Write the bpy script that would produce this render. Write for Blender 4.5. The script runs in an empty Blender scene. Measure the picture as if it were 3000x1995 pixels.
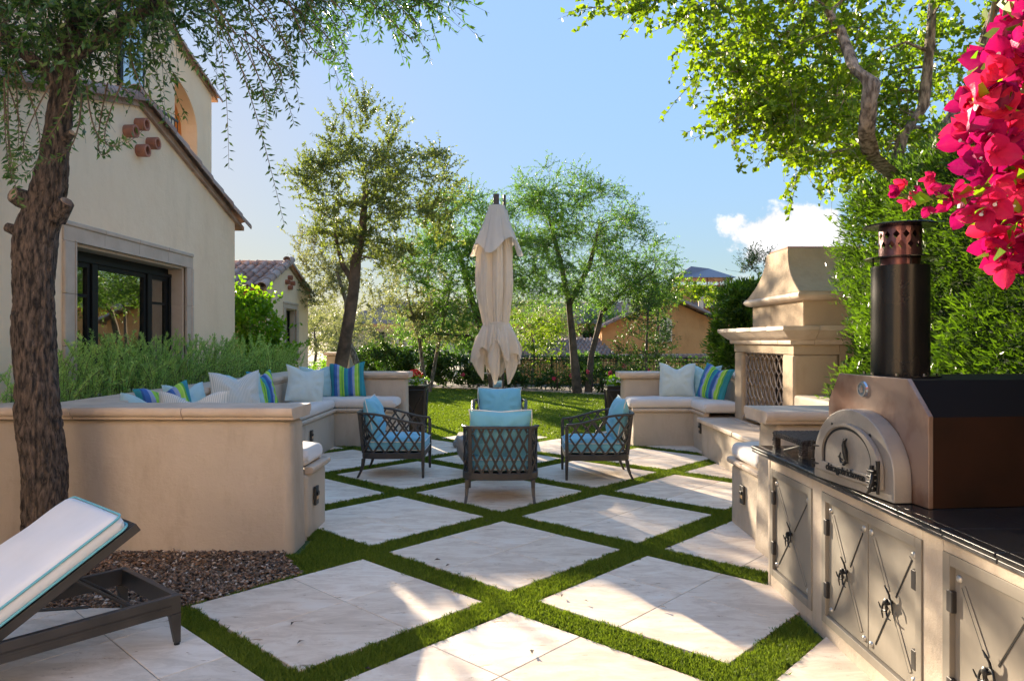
import bpy, math, random
import numpy as np
from mathutils import Vector, Matrix
random.seed(7); rng = np.random.default_rng(7)
C = bpy.context.scene.collection
scene = bpy.context.scene
R = math.radians
# ------------------------------------------------------------------ camera
cam = bpy.data.cameras.new('camera'); cam.sensor_width = 36; cam.lens = 36*2075/3000
cam.clip_start = .05; cam.clip_end = 6000
co = bpy.data.objects.new('camera', cam); C.objects.link(co)
co.location = (0, 0, 1.56); co.rotation_euler = (R(90), 0, 0); scene.camera = co
# ------------------------------------------------------------------ light
SUN_AZ, SUN_EL = R(26), R(13.9)          # left of straight ahead, height
SKY_STRENGTH, SUN_STRENGTH = .15, 3.15
scene.view_settings.view_transform = 'Standard'; scene.view_settings.look = 'None'
scene.view_settings.exposure = 2.58; scene.view_settings.gamma = 1
scene.view_settings.use_curve_mapping = False
sd = bpy.data.lights.new('sun', 'SUN'); sd.energy = SUN_STRENGTH; sd.angle = R(.5); sd.color = (1, .83, .62)
so = bpy.data.objects.new('sun', sd); C.objects.link(so)
tosun = Vector((-math.sin(SUN_AZ)*math.cos(SUN_EL), math.cos(SUN_AZ)*math.cos(SUN_EL), math.sin(SUN_EL)))
so.rotation_euler = tosun.to_track_quat('Z', 'Y').to_euler(); so.location = (0, 0, 30)
w = bpy.data.worlds.new('World'); scene.world = w; w.use_nodes = True
N, L = w.node_tree.nodes, w.node_tree.links
bg = N['Background']; bg.inputs[1].default_value = SKY_STRENGTH
sky = N.new('ShaderNodeTexSky'); sky.sky_type = 'NISHITA'; sky.sun_disc = False
sky.sun_elevation = SUN_EL; sky.sun_rotation = -SUN_AZ
sky.air_density = 1.0; sky.dust_density = .2; sky.ozone_density = 2.2; sky.altitude = 400
tc = N.new('ShaderNodeTexCoord')
def wmath(op, a, b=None, c=None):
    n = N.new('ShaderNodeMath'); n.operation = op
    for k, v in enumerate((a, b, c)):
        if v is None: continue
        if isinstance(v, (int, float)): n.inputs[k].default_value = v
        else: L.new(v, n.inputs[k])
    return n.outputs[0]
sep = N.new('ShaderNodeSeparateXYZ'); L.new(tc.outputs['Generated'], sep.inputs[0])
gx = wmath('DIVIDE', sep.outputs[0], wmath('MAXIMUM', sep.outputs[1], .05))
gz = wmath('DIVIDE', sep.outputs[2], wmath('MAXIMUM', sep.outputs[1], .05))
comb = N.new('ShaderNodeCombineXYZ'); L.new(gx, comb.inputs[0]); L.new(gz, comb.inputs[1])
def blob(cx, cz, rx, rz):      # a cloud bank's extent over the horizon, 1 in its middle
    a = wmath('POWER', wmath('DIVIDE', wmath('SUBTRACT', gx, cx), rx), 2)
    b = wmath('POWER', wmath('DIVIDE', wmath('SUBTRACT', gz, cz), rz), 2)
    return wmath('SUBTRACT', 1.0, wmath('ADD', a, b))
def cnoise(scale, det, sy=1.0):
    m = N.new('ShaderNodeMapping'); m.inputs['Scale'].default_value = (1, sy, 1); L.new(comb.outputs[0], m.inputs[0])
    n = N.new('ShaderNodeTexNoise'); n.inputs['Scale'].default_value = scale; n.inputs['Detail'].default_value = det
    n.inputs['Roughness'].default_value = .62; L.new(m.outputs[0], n.inputs[0]); return n.outputs[0]
n1 = cnoise(16, 8); n2 = cnoise(22, 9, 2.2)
def cl(b, n, k, lo, hi):
    v = wmath('ADD', wmath('MULTIPLY', b, k), n)
    mr = N.new('ShaderNodeMapRange'); mr.interpolation_type = 'SMOOTHSTEP'
    mr.inputs[1].default_value = lo; mr.inputs[2].default_value = hi; L.new(v, mr.inputs[0]); return mr.outputs[0]
mask = wmath('MAXIMUM', cl(blob(.40, .150, .125, .055), n1, .32, .59, .72),
       wmath('MAXIMUM', wmath('MULTIPLY', cl(blob(.315, .345, .085, .030), n2, .28, .62, .85), .55),
                        wmath('MULTIPLY', cl(blob(.32, .075, .09, .03), n2, .2, .6, .9), .5)))
mask = wmath('MULTIPLY', mask, wmath('GREATER_THAN', sep.outputs[1], .2))
# the photograph compresses the sky's range: same hues, contrast between horizon and zenith reduced
SKY_GAMMA, SKY_GAIN = .12, .121
lum = N.new('ShaderNodeRGBToBW'); L.new(sky.outputs[0], lum.inputs[0])
gain = wmath('MULTIPLY', wmath('POWER', wmath('MAXIMUM', wmath('MULTIPLY', lum.outputs[0], SKY_STRENGTH), .01), SKY_GAMMA-1), SKY_GAIN)
wb = N.new('ShaderNodeVectorMath'); wb.operation = 'MULTIPLY'; L.new(sky.outputs[0], wb.inputs[0]); wb.inputs[1].default_value = (1.02, .985, 1.0)
sk2 = N.new('ShaderNodeVectorMath'); sk2.operation = 'SCALE'; L.new(wb.outputs[0], sk2.inputs[0]); L.new(gain, sk2.inputs['Scale'])
mix = N.new('ShaderNodeMix'); mix.data_type = 'RGBA'; L.new(mask, mix.inputs[0]); L.new(sk2.outputs[0], mix.inputs[6])
cramp = N.new('ShaderNodeMapRange'); L.new(n1, cramp.inputs[0]); cramp.inputs[1].default_value = .35; cramp.inputs[2].default_value = .7
cramp.inputs[3].default_value = 1.0; cramp.inputs[4].default_value = 1.45
cc = N.new('ShaderNodeVectorMath'); cc.operation = 'SCALE'; cc.inputs[0].default_value = (1.0, .99, 1.0); L.new(cramp.outputs[0], cc.inputs['Scale'])
L.new(cc.outputs[0], mix.inputs[7]); L.new(mix.outputs[2], bg.inputs[0])

# ------------------------------------------------------------------ materials
def nt(name):
    m = bpy.data.materials.new(name); m.use_nodes = True
    return m, m.node_tree.nodes, m.node_tree.links, m.node_tree.nodes['Principled BSDF']
def noise(N, L, scale, detail=4, rough=.55, coord='Object', stretch=None):
    t = N.new('ShaderNodeTexCoord'); n = N.new('ShaderNodeTexNoise')
    n.inputs['Scale'].default_value = scale; n.inputs['Detail'].default_value = detail; n.inputs['Roughness'].default_value = rough
    if stretch:
        m = N.new('ShaderNodeMapping'); m.inputs['Scale'].default_value = stretch
        L.new(t.outputs[coord], m.inputs[0]); L.new(m.outputs[0], n.inputs[0])
    else: L.new(t.outputs[coord], n.inputs[0])
    return n.outputs[0]
def ramp(N, L, src, stops, interp='LINEAR'):
    r = N.new('ShaderNodeValToRGB'); r.color_ramp.interpolation = interp
    e = r.color_ramp.elements
    while len(e) < len(stops): e.new(.5)
    for k, (p, c) in enumerate(stops): e[k].position = p; e[k].color = (*c[:3], 1)
    L.new(src, r.inputs[0]); return r.outputs[0]
def bump(N, L, b, h, strength, dist=.02):
    bp = N.new('ShaderNodeBump'); bp.inputs['Strength'].default_value = strength; bp.inputs['Distance'].default_value = dist
    L.new(h, bp.inputs['Height'])
    if b.inputs['Normal'].is_linked: L.new(b.inputs['Normal'].links[0].from_socket, bp.inputs['Normal'])
    L.new(bp.outputs[0], b.inputs['Normal'])
def simple(name, c1, c2=None, rough=.6, scale=6, metal=0, bs=0, bscale=60, bdist=.01, spec=.5, detail=5, stretch=None, coat=0, sheen=0, lo=.35, hi=.65):
    m, N, L, b = nt(name)
    b.inputs['Roughness'].default_value = rough; b.inputs['Metallic'].default_value = metal
    b.inputs['Specular IOR Level'].default_value = spec; b.inputs['Coat Weight'].default_value = coat
    b.inputs['Sheen Weight'].default_value = sheen
    if c2 is None: b.inputs['Base Color'].default_value = (*c1, 1)
    else: L.new(ramp(N, L, noise(N, L, scale, detail, stretch=stretch), [(lo, c1), (hi, c2)]), b.inputs['Base Color'])
    if bs: bump(N, L, b, noise(N, L, bscale, 6, .6, stretch=stretch), bs, bdist)
    return m
def mixc(N, L, f, a, b, mode='MIX'):
    n = N.new('ShaderNodeMix'); n.data_type = 'RGBA'; n.blend_type = mode
    for s, v in ((0, f), (6, a), (7, b)):
        if isinstance(v, (int, float)): n.inputs[s].default_value = v
        elif isinstance(v, tuple): n.inputs[s].default_value = (*v[:3], 1)
        else: L.new(v, n.inputs[s])
    return n.outputs[2]
def stucco(name, a, b_, bs=.35, wear=.8):
    m, N, L, b = nt(name); b.inputs['Roughness'].default_value = .88; b.inputs['Specular IOR Level'].default_value = .2
    col = ramp(N, L, noise(N, L, 1.3, 6, .6), [(.3, a), (.7, b_)])
    st = ramp(N, L, noise(N, L, 3.0, 8, .7, stretch=(1, 1, .35)), [(.30, (.80, .77, .74)), (.50, (1, 1, 1))])
    L.new(mixc(N, L, wear, col, st, 'MULTIPLY'), b.inputs['Base Color'])
    bump(N, L, b, noise(N, L, 70, 8, .65), bs, .006); bump(N, L, b, noise(N, L, 6, 5, .6), .45, .025); bump(N, L, b, noise(N, L, 22, 5, .6, stretch=(1, 1, 2.2)), .3, .008)
    return m
def travertine(name, a, b_, d):
    m, N, L, b = nt(name); b.inputs['Roughness'].default_value = .55; b.inputs['Specular IOR Level'].default_value = .35
    oi = N.new('ShaderNodeObjectInfo')
    t = N.new('ShaderNodeTexCoord'); add = N.new('ShaderNodeVectorMath'); add.operation = 'ADD'
    mul = N.new('ShaderNodeVectorMath'); mul.operation = 'SCALE'; mul.inputs[0].default_value = (37, 19, 11)
    L.new(oi.outputs['Random'], mul.inputs['Scale']); L.new(t.outputs['Object'], add.inputs[0]); L.new(mul.outputs[0], add.inputs[1])
    def nz(sc, det, ro, st):
        mp = N.new('ShaderNodeMapping'); mp.inputs['Scale'].default_value = st; L.new(add.outputs[0], mp.inputs[0])
        n = N.new('ShaderNodeTexNoise'); n.inputs['Scale'].default_value = sc; n.inputs['Detail'].default_value = det; n.inputs['Roughness'].default_value = ro
        n.inputs['Distortion'].default_value = .6; L.new(mp.outputs[0], n.inputs[0]); return n.outputs[0]
    cloud = ramp(N, L, nz(3.2, 9, .72, (1, 2.6, 1)), [(.32, tuple(q*.90 for q in a)), (.44, a), (.54, b_), (.66, d)])
    tint = ramp(N, L, oi.outputs['Random'], [(0, (.86, .83, .80)), (.5, (.95, .94, .93)), (1, (1, 1, 1))])
    col = mixc(N, L, 1.0, cloud, tint, 'MULTIPLY')
    pit = nz(17, 9, .78, (1, 2.6, 1)); pr = ramp(N, L, pit, [(.575, (1, 1, 1)), (.65, (.30, .21, .14))])
    zone = ramp(N, L, nz(1.7, 3, .5, (1, 1, 1)), [(.50, (1, 1, 1)), (.66, (0, 0, 0))])
    pr2 = mixc(N, L, zone, pr, (1, 1, 1))
    fis = ramp(N, L, nz(7, 6, .7, (1, 3.2, 1)), [(.635, (1, 1, 1)), (.67, (.50, .38, .27))]); pr2 = mixc(N, L, 1.0, pr2, fis, 'MULTIPLY')
    L.new(mixc(N, L, .9, col, pr2, 'MULTIPLY'), b.inputs['Base Color'])
    bw = N.new('ShaderNodeRGBToBW'); L.new(pr2, bw.inputs[0])
    bump(N, L, b, bw.outputs[0], .6, .004); bump(N, L, b, nz(40, 6, .6, (1, 1, 1)), .12, .003)
    return m
def leafmat(name, dark, light, trans, tw=.45, rough=.45, spec=.4):
    m, N, L, b = nt(name)
    at = N.new('ShaderNodeAttribute'); at.attribute_name = 'vary'
    big = noise(N, L, 1.1, 3)
    f = N.new('ShaderNodeMath'); f.operation = 'MULTIPLY_ADD'; L.new(at.outputs['Fac'], f.inputs[0]); f.inputs[1].default_value = .7
    g = N.new('ShaderNodeMath'); g.operation = 'MULTIPLY'; L.new(big, g.inputs[0]); g.inputs[1].default_value = .5; L.new(g.outputs[0], f.inputs[2])
    col = ramp(N, L, f.outputs[0], [(.1, dark), (.9, light)])
    L.new(col, b.inputs['Base Color']); b.inputs['Roughness'].default_value = rough; b.inputs['Specular IOR Level'].default_value = spec
    tr = N.new('ShaderNodeBsdfTranslucent'); L.new(mixc(N, L, 1.0, col, trans, 'MULTIPLY'), tr.inputs[0])
    ms = N.new('ShaderNodeMixShader'); ms.inputs[0].default_value = tw
    L.new(b.outputs[0], ms.inputs[1]); L.new(tr.outputs[0], ms.inputs[2]); L.new(ms.outputs[0], N['Material Output'].inputs[0])
    return m
M = {}
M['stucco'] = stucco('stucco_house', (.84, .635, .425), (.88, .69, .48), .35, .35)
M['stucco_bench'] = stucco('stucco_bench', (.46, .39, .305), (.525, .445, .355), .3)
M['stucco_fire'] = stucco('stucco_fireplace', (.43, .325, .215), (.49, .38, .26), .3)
M['stucco_orange'] = stucco('stucco_orange', (.62, .29, .10), (.70, .35, .13))
M['stucco_warm_lit'] = stucco('stucco_warm_lit', (.62, .40, .17), (.68, .45, .20))  # casita front wall: orange light put into the stucco colour
M['coping'] = simple('cast_stone', (.50, .39, .29), (.60, .49, .38), .7, 5, bs=.2, bscale=40)
M['trim'] = simple('stone_trim', (.47, .37, .28), (.55, .44, .34), .75, 4, bs=.15, bscale=30)
M['trav'] = travertine('travertine', (.75, .61, .47), (.86, .73, .58), (.89, .79, .66))
M['deck'] = travertine('travertine_deck', (.68, .59, .475), (.78, .69, .57), (.84, .76, .65))
M['grout'] = simple('grout', (.30, .27, .22), (.36, .33, .27), .95, 20)
M['turf_soil'] = simple('turf_backing', (.035, .06, .012), (.05, .09, .02), .95, 30, bs=.5)
M['blade'] = leafmat('turf_blades', (.050, .100, .014), (.19, .265, .045), (1.5, 1.5, .4), .35, .5, .25)
M['earth'] = simple('desert_ground', (.22, .17, .10), (.30, .25, .15), .95, .4, bs=.4, bscale=4)
M['mulch'] = simple('mulch', (.05, .035, .025), (.13, .09, .06), .95, 25, bs=.8)
M['gravel_base'] = simple('gravel_base', (.03, .022, .017), (.07, .05, .04), .95, 40, bs=.8)
M['bark'] = simple('bark', (.016, .013, .011), (.17, .125, .095), .9, 30, bs=1.0, bscale=42, bdist=.03, stretch=(1.7, 1.7, .38), detail=9, lo=.38, hi=.66)
M['bark_grey'] = simple('bark_grey', (.085, .065, .048), (.36, .30, .235), .9, 16, bs=1.0, bscale=22, bdist=.03, stretch=(1.6, 1.6, .5), detail=9, lo=.40, hi=.62)
M['bark_far'] = simple('bark_far', (.06, .045, .03), (.17, .12, .08), .9, 5, bs=.6, bscale=9)
M['wood_cut'] = simple('cut_wood', (.16, .11, .08), (.36, .27, .19), .9, 12)
M['metal_bronze'] = simple('bronze_paint', (.048, .045, .043), (.064, .059, .055), .42, 8, metal=.35, spec=.5)
M['metal_black'] = simple('black_metal', (.012, .012, .012), (.02, .02, .02), .4, 5, metal=.4)
M['window_frame'] = simple('window_frame', (.008, .009, .009), rough=.5, spec=.2)
M['iron'] = simple('wrought_iron', (.30, .25, .21), (.42, .36, .31), .5, 9, metal=.3)
M['cab'] = simple('grey_steel', (.205, .178, .14), (.29, .26, .21), .6, 2.2, metal=.1, bs=.12, bscale=10, stretch=(1, 1, .4))
M['cab_dark'] = simple('dark_steel', (.05, .045, .042), rough=.45, metal=.5)
M['granite'] = simple('black_granite', (.008, .008, .008), (.028, .026, .024), .22, 120, detail=3, spec=.3)
M['granite_edge'] = simple('rough_granite', (.02, .019, .018), (.08, .075, .07), .3, 30)
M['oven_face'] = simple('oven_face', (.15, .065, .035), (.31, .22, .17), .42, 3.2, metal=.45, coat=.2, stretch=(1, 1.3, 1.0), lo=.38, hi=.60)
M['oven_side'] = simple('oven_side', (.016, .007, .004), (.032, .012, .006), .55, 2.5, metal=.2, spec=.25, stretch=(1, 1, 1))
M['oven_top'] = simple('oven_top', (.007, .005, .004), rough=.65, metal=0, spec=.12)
M['cast'] = simple('cast_aluminium', (.25, .225, .195), (.34, .31, .27), .5, 5, metal=.3, bs=.15, bscale=90)
M['flue'] = simple('flue_black', (.008, .007, .0065), (.014, .011, .010), .26, 5, spec=.35)
M['flue_red'] = simple('heat_tinted_steel', (.07, .03, .03), (.17, .08, .09), .3, 14, metal=.8)
M['rivet'] = simple('rivet', (.48, .46, .42), rough=.35, metal=.7)
M['blue'] = simple('aqua_canvas', (.17, .47, .60), (.21, .53, .65), .85, 5, bs=.25, bscale=9, bdist=.02, sheen=.2)
M['piping'] = simple('white_piping', (.72, .72, .68), rough=.8)
M['linen'] = simple('cream_canvas', (.62, .57, .52), (.68, .63, .575), .88, 4, bs=.2, bscale=7, bdist=.02, sheen=.2)
M['white_canvas'] = simple('white_canvas', (.74, .74, .72), (.79, .79, .77), .88, 4, bs=.15, bscale=6, bdist=.01)
M['teal_piping'] = simple('aqua_piping', (.16, .46, .52), rough=.7)
M['pale_pillow'] = simple('pale_aqua_fabric', (.52, .60, .57), (.58, .66, .62), .88, 6, bs=.3, bscale=10, bdist=.02)
M['aqua_pillow'] = simple('light_blue_fabric', (.33, .52, .55), (.38, .57, .59), .88, 6, bs=.3, bscale=10, bdist=.02)
M['terracotta'] = simple('terracotta', (.33, .13, .08), (.42, .18, .11), .85, 9)
M['wicker_m'] = simple('dark_wicker', (.022, .018, .016), (.10, .085, .075), .45, 60)
M['concrete'] = simple('grey_concrete', (.22, .20, .18), (.29, .27, .245), .85, 6, bs=.3)
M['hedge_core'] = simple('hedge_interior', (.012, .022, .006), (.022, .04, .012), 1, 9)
M['red'] = simple('red_petal', (.55, .02, .02), (.7, .04, .03), .6, 30)
M['white_petal'] = simple('white_petal', (.7, .7, .66), rough=.6)
M['pink_rose'] = simple('pink_rose', (.65, .05, .12), rough=.6)
M['steel'] = simple('chrome', (.6, .6, .6), rough=.15, metal=1)
M['warm_lens'] = simple('lamp_lens', (.55, .35, .16), rough=.4)
M['shade_fabric'] = simple('roller_blind', (.36, .40, .33), rough=.9)
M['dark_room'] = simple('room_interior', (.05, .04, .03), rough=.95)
M['metal_roof'] = simple('metal_roof', (.22, .19, .20), rough=.4, metal=.5)
M['rust'] = simple('rust_metal', (.28, .10, .06), (.34, .14, .09), .7, 6)
def lined(name, base, line, count, axis=0):
    m, N, L, b = nt(name); t = N.new('ShaderNodeTexCoord'); s = N.new('ShaderNodeSeparateXYZ'); L.new(t.outputs['Object'], s.inputs[0])
    mm = N.new('ShaderNodeMath'); mm.operation = 'MULTIPLY'; mm.inputs[1].default_value = count; L.new(s.outputs[axis], mm.inputs[0])
    fr = N.new('ShaderNodeMath'); fr.operation = 'FRACT'; L.new(mm.outputs[0], fr.inputs[0])
    L.new(ramp(N, L, fr.outputs[0], [(0, line), (.38, base)], 'CONSTANT'), b.inputs['Base Color']); b.inputs['Roughness'].default_value = .9
    bump(N, L, b, noise(N, L, 10, 5), .3, .02); return m
M['ticking'] = lined('pinstripe_fabric', (.62, .64, .60), (.40, .46, .45), 62)
def stripes(name):
    m, N, L, b = nt(name); t = N.new('ShaderNodeTexCoord'); s = N.new('ShaderNodeSeparateXYZ'); L.new(t.outputs['Object'], s.inputs[0])
    mm = N.new('ShaderNodeMath'); mm.operation = 'MULTIPLY_ADD'; mm.inputs[1].default_value = 1.85; mm.inputs[2].default_value = .5; L.new(s.outputs[0], mm.inputs[0])
    te, bl, lv, li, gr, nv = (.02, .22, .27), (.04, .13, .40), (.26, .34, .52), (.30, .58, .06), (.10, .36, .05), (.02, .09, .27)
    sq = [te, te, nv, bl, lv, li, gr, li, te, (.03, .30, .33), bl, nv, bl, lv, li, (.45, .66, .12), gr, te, (.03, .27, .34), te]
    ws = [2, .5, .5, 1.4, 1.2, 1.2, .6, .7, 1.3, .8, .6, 1.2, .7, 1.1, 1.3, .6, .8, 1, .8, 1.2]
    tot = sum(ws); p = 0; st = []
    for c, ww in zip(sq, ws): st.append((p/tot, c)); p += ww
    L.new(ramp(N, L, mm.outputs[0], st, 'CONSTANT'), b.inputs['Base Color']); b.inputs['Roughness'].default_value = .85
    bump(N, L, b, noise(N, L, 10, 5), .3, .02); return m
M['stripe'] = stripes('blue_green_striped_fabric')
def cloth():
    m, N, L, b = nt('cream_umbrella_cloth'); col = ramp(N, L, noise(N, L, 3, 4), [(.3, (.74, .68, .58)), (.7, (.81, .76, .67))])
    L.new(col, b.inputs['Base Color']); b.inputs['Roughness'].default_value = .9
    bump(N, L, b, noise(N, L, 14, 5), .25, .02)
    tr = N.new('ShaderNodeBsdfTranslucent'); tr.inputs[0].default_value = (.82, .70, .55, 1)
    ms = N.new('ShaderNodeMixShader'); ms.inputs[0].default_value = .35
    L.new(b.outputs[0], ms.inputs[1]); L.new(tr.outputs[0], ms.inputs[2]); L.new(ms.outputs[0], N['Material Output'].inputs[0]); return m
M['cloth'] = cloth()
def glass():
    m, N, L, b = nt('window_glass')
    g = N.new('ShaderNodeBsdfGlossy'); g.inputs['Roughness'].default_value = .015; g.inputs[0].default_value = (.95, .95, .9, 1)
    t = N.new('ShaderNodeBsdfTransparent'); t.inputs[0].default_value = (.55, .6, .55, 1)
    bump(N, L, g, noise(N, L, 1.5, 2), .03, .02)
    ms = N.new('ShaderNodeMixShader'); ms.inputs[0].default_value = .5
    L.new(t.outputs[0], ms.inputs[1]); L.new(g.outputs[0], ms.inputs[2]); L.new(ms.outputs[0], N['Material Output'].inputs[0]); return m
M['glass'] = glass()
def tilemat():
    m, N, L, b = nt('clay_roof_tile'); oi = N.new('ShaderNodeObjectInfo')
    a = ramp(N, L, oi.outputs['Random'], [(0, (.30, .18, .13)), (.4, (.40, .29, .23)), (.7, (.46, .36, .30)), (1, (.34, .20, .14))])
    L.new(mixc(N, L, .5, a, ramp(N, L, noise(N, L, 8, 6), [(.3, (.55, .5, .48)), (.7, (1, 1, 1))]), 'MULTIPLY'), b.inputs['Base Color'])
    b.inputs['Roughness'].default_value = .8; bump(N, L, b, noise(N, L, 50, 5), .3, .005); return m
M['tile'] = tilemat()
M['tile_far'] = simple('clay_tile_far', (.26, .17, .13), (.46, .33, .26), .85, 3.5)
M['leaf_near'] = leafmat('willowy_leaf', (.02, .06, .016), (.10, .19, .04), (1.2, 1.5, .45), .35, .35, .5)
M['leaf_right'] = leafmat('broad_leaf', (.05, .115, .010), (.20, .30, .025), (1.7, 1.65, .30), .52, .4, .45)
M['leaf_olive'] = leafmat('olive_leaf', (.065, .10, .035), (.24, .28, .09), (1.3, 1.4, .5), .42, .5)
M['leaf_pale'] = leafmat('pale_olive_leaf', (.09, .12, .06), (.24, .27, .13), (1.4, 1.35, .7), .45, .5)
M['leaf_mesq'] = leafmat('mesquite_leaf', (.05, .12, .028), (.17, .30, .06), (1.35, 1.5, .5), .5, .5)
M['leaf_dark'] = leafmat('shrub_leaf', (.02, .05, .012), (.07, .13, .025), (1.3, 1.5, .4), .4, .5)
M['leaf_hedge'] = leafmat('hedge_leaf', (.012, .038, .008), (.10, .18, .022), (1.5, 1.6, .35), .42, .35, .55)
M['leaf_citrus'] = leafmat('citrus_leaf', (.08, .20, .015), (.22, .40, .03), (1.6, 1.6, .3), .5, .35, .5)
M['rosemary'] = leafmat('rosemary_needle', (.16, .30, .09), (.46, .66, .22), (1.3, 1.4, .5), .4, .5)
M['stem'] = simple('green_stem', (.10, .11, .04), rough=.8)
M['twig'] = simple('twig', (.11, .075, .045), rough=.85)
def bractmat():
    m, N, L, b = nt('bougainvillea_bract'); oi = N.new('ShaderNodeObjectInfo')
    col = ramp(N, L, oi.outputs['Random'], [(0, (.26, .003, .09)), (.45, (.50, .006, .12)), (1, (.80, .03, .10))])
    L.new(col, b.inputs['Base Color']); b.inputs['Roughness'].default_value = .5
    bump(N, L, b, noise(N, L, 40, 4, stretch=(1, 1, 1)), .5, .01)
    tr = N.new('ShaderNodeBsdfTranslucent'); L.new(mixc(N, L, 1.0, col, (1.0, 1.0, 1.0), 'MULTIPLY'), tr.inputs[0])
    ms = N.new('ShaderNodeMixShader'); ms.inputs[0].default_value = .42
    L.new(b.outputs[0], ms.inputs[1]); L.new(tr.outputs[0], ms.inputs[2]); L.new(ms.outputs[0], N['Material Output'].inputs[0]); return m
M['bract'] = bractmat()
def gravelmat():
    m, N, L, b = nt('pebble_gravel'); at = N.new('ShaderNodeAttribute'); at.attribute_name = 'vary'
    L.new(ramp(N, L, at.outputs['Fac'], [(0, (.05, .035, .026)), (.35, (.14, .088, .055)), (.6, (.23, .155, .10)), (.8, (.33, .17, .085)), (.93, (.42, .33, .24)), (1, (.62, .54, .46))]), b.inputs['Base Color'])
    b.inputs['Roughness'].default_value = .6; return m
M['gravel'] = gravelmat()

# ------------------------------------------------------------------ mesh helpers
class MB:
    def __init__(s): s.v = []; s.f = []
    def add(s, vs, fs):
        o = len(s.v); s.v += [tuple(p) for p in vs]; s.f += [tuple(i+o for i in f) for f in fs]; return s
    def box(s, x0, x1, y0, y1, z0, z1):
        return s.add([(x0,y0,z0),(x1,y0,z0),(x1,y1,z0),(x0,y1,z0),(x0,y0,z1),(x1,y0,z1),(x1,y1,z1),(x0,y1,z1)],
                     [(0,3,2,1),(4,5,6,7),(0,1,5,4),(1,2,6,5),(2,3,7,6),(3,0,4,7)])
    def hexa(s, bot, top):      # bot/top: 4 points each, counter-clockwise from above
        return s.add(list(bot)+list(top), [(0,3,2,1),(4,5,6,7),(0,1,5,4),(1,2,6,5),(2,3,7,6),(3,0,4,7)])
    def prism(s, poly, z0, z1, axis='z'):
        n = len(poly)
        def P(a, b, c): return {'z': (a, b, c), 'x': (c, a, b), 'y': (b, c, a)}[axis]
        return s.add([P(a, b, z0) for a, b in poly]+[P(a, b, z1) for a, b in poly],
                     [tuple(range(n))[::-1], tuple(range(n, 2*n))]+[(i, (i+1) % n, n+(i+1) % n, n+i) for i in range(n)])
    def tube(s, pts, rad, n=8, cap=True, jit=0):
        pts = [Vector(p) for p in pts]; k = len(pts)
        if not hasattr(rad, '__len__'): rad = [rad]*k
        ref = Vector((0, 0, 1)) if abs((pts[-1]-pts[0]).normalized().z) < .9 else Vector((0, 1, 0))
        vs, fs = [], []; prev = None
        for i in range(k):
            t = (pts[min(i+1, k-1)]-pts[max(i-1, 0)]).normalized()
            a = t.cross(ref) if prev is None else prev-t*prev.dot(t)
            a.normalize(); prev = a; b = t.cross(a)
            for j in range(n):
                an = 2*math.pi*j/n; rr = rad[i]*(1+(random.uniform(-jit, jit) if jit else 0))
                vs.append(pts[i]+a*math.cos(an)*rr+b*math.sin(an)*rr)
        for i in range(k-1):
            for j in range(n):
                fs.append((i*n+j, (i+1)*n+j, (i+1)*n+(j+1) % n, i*n+(j+1) % n))
        if cap: fs += [tuple(range(n)), tuple(range((k-1)*n, k*n))[::-1]]
        return s.add(vs, fs)
    def lathe(s, prof, cx, cy, n=32, z=0):
        vs = [(cx+r*math.cos(2*math.pi*j/n), cy+r*math.sin(2*math.pi*j/n), z+h) for r, h in prof for j in range(n)]
        fs = [(i*n+j, i*n+(j+1) % n, (i+1)*n+(j+1) % n, (i+1)*n+j) for i in range(len(prof)-1) for j in range(n)]
        fs += [tuple(range(n))[::-1], tuple(range((len(prof)-1)*n, len(prof)*n))]
        return s.add(vs, fs)
    def sweep(s, path, prof, closed_ends=True):   # horizontal mitred sweep; prof points (lateral, up); lateral = right of travel
        P = [Vector(p) for p in path]; k = len(P); n = len(prof); vs = []
        for i in range(k):
            d0 = (P[i]-P[i-1]).normalized() if i else None; d1 = (P[i+1]-P[i]).normalized() if i < k-1 else None
            if d0 is None: d0 = d1
            if d1 is None: d1 = d0
            r0 = Vector((d0.y, -d0.x, 0)).normalized(); r1 = Vector((d1.y, -d1.x, 0)).normalized(); r = r0+r1; r = r/max(.2, r.dot(r0)) if r.length > 1e-6 else r0
            for a, b in prof: vs.append(P[i]+r*a+Vector((0, 0, b)))
        fs = [(i*n+j, i*n+(j+1) % n, (i+1)*n+(j+1) % n, (i+1)*n+j) for i in range(k-1) for j in range(n)]
        fs += [tuple(range(n))[::-1], tuple(range((k-1)*n, k*n))]
        return s.add(vs, fs)
    def grid(s, F, nu, nv, wrap=False):
        vs = [F(i/(nu if wrap else nu-1), j/(nv-1)) for j in range(nv) for i in range(nu)]
        m = nu if wrap else nu-1
        return s.add(vs, [(j*nu+i, j*nu+(i+1) % nu, (j+1)*nu+(i+1) % nu, (j+1)*nu+i) for j in range(nv-1) for i in range(m)])
def world_off(p):
    o = Vector((0, 0, 0))
    while p is not None: o += p.location; p = p.parent
    return o
def mesh(mb, m, smooth=None, off=None):
    me = bpy.data.meshes.new('mesh')
    vs = mb.v if off is None else [(x-off.x, y-off.y, z-off.z) for x, y, z in mb.v]
    me.from_pydata(vs, [], mb.f); me.materials.append(m)
    if smooth:
        me.polygons.foreach_set('use_smooth', [True]*len(me.polygons))
        if smooth < 180: me.set_sharp_from_angle(angle=R(smooth))
    me.validate(); me.update(); return me
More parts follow.
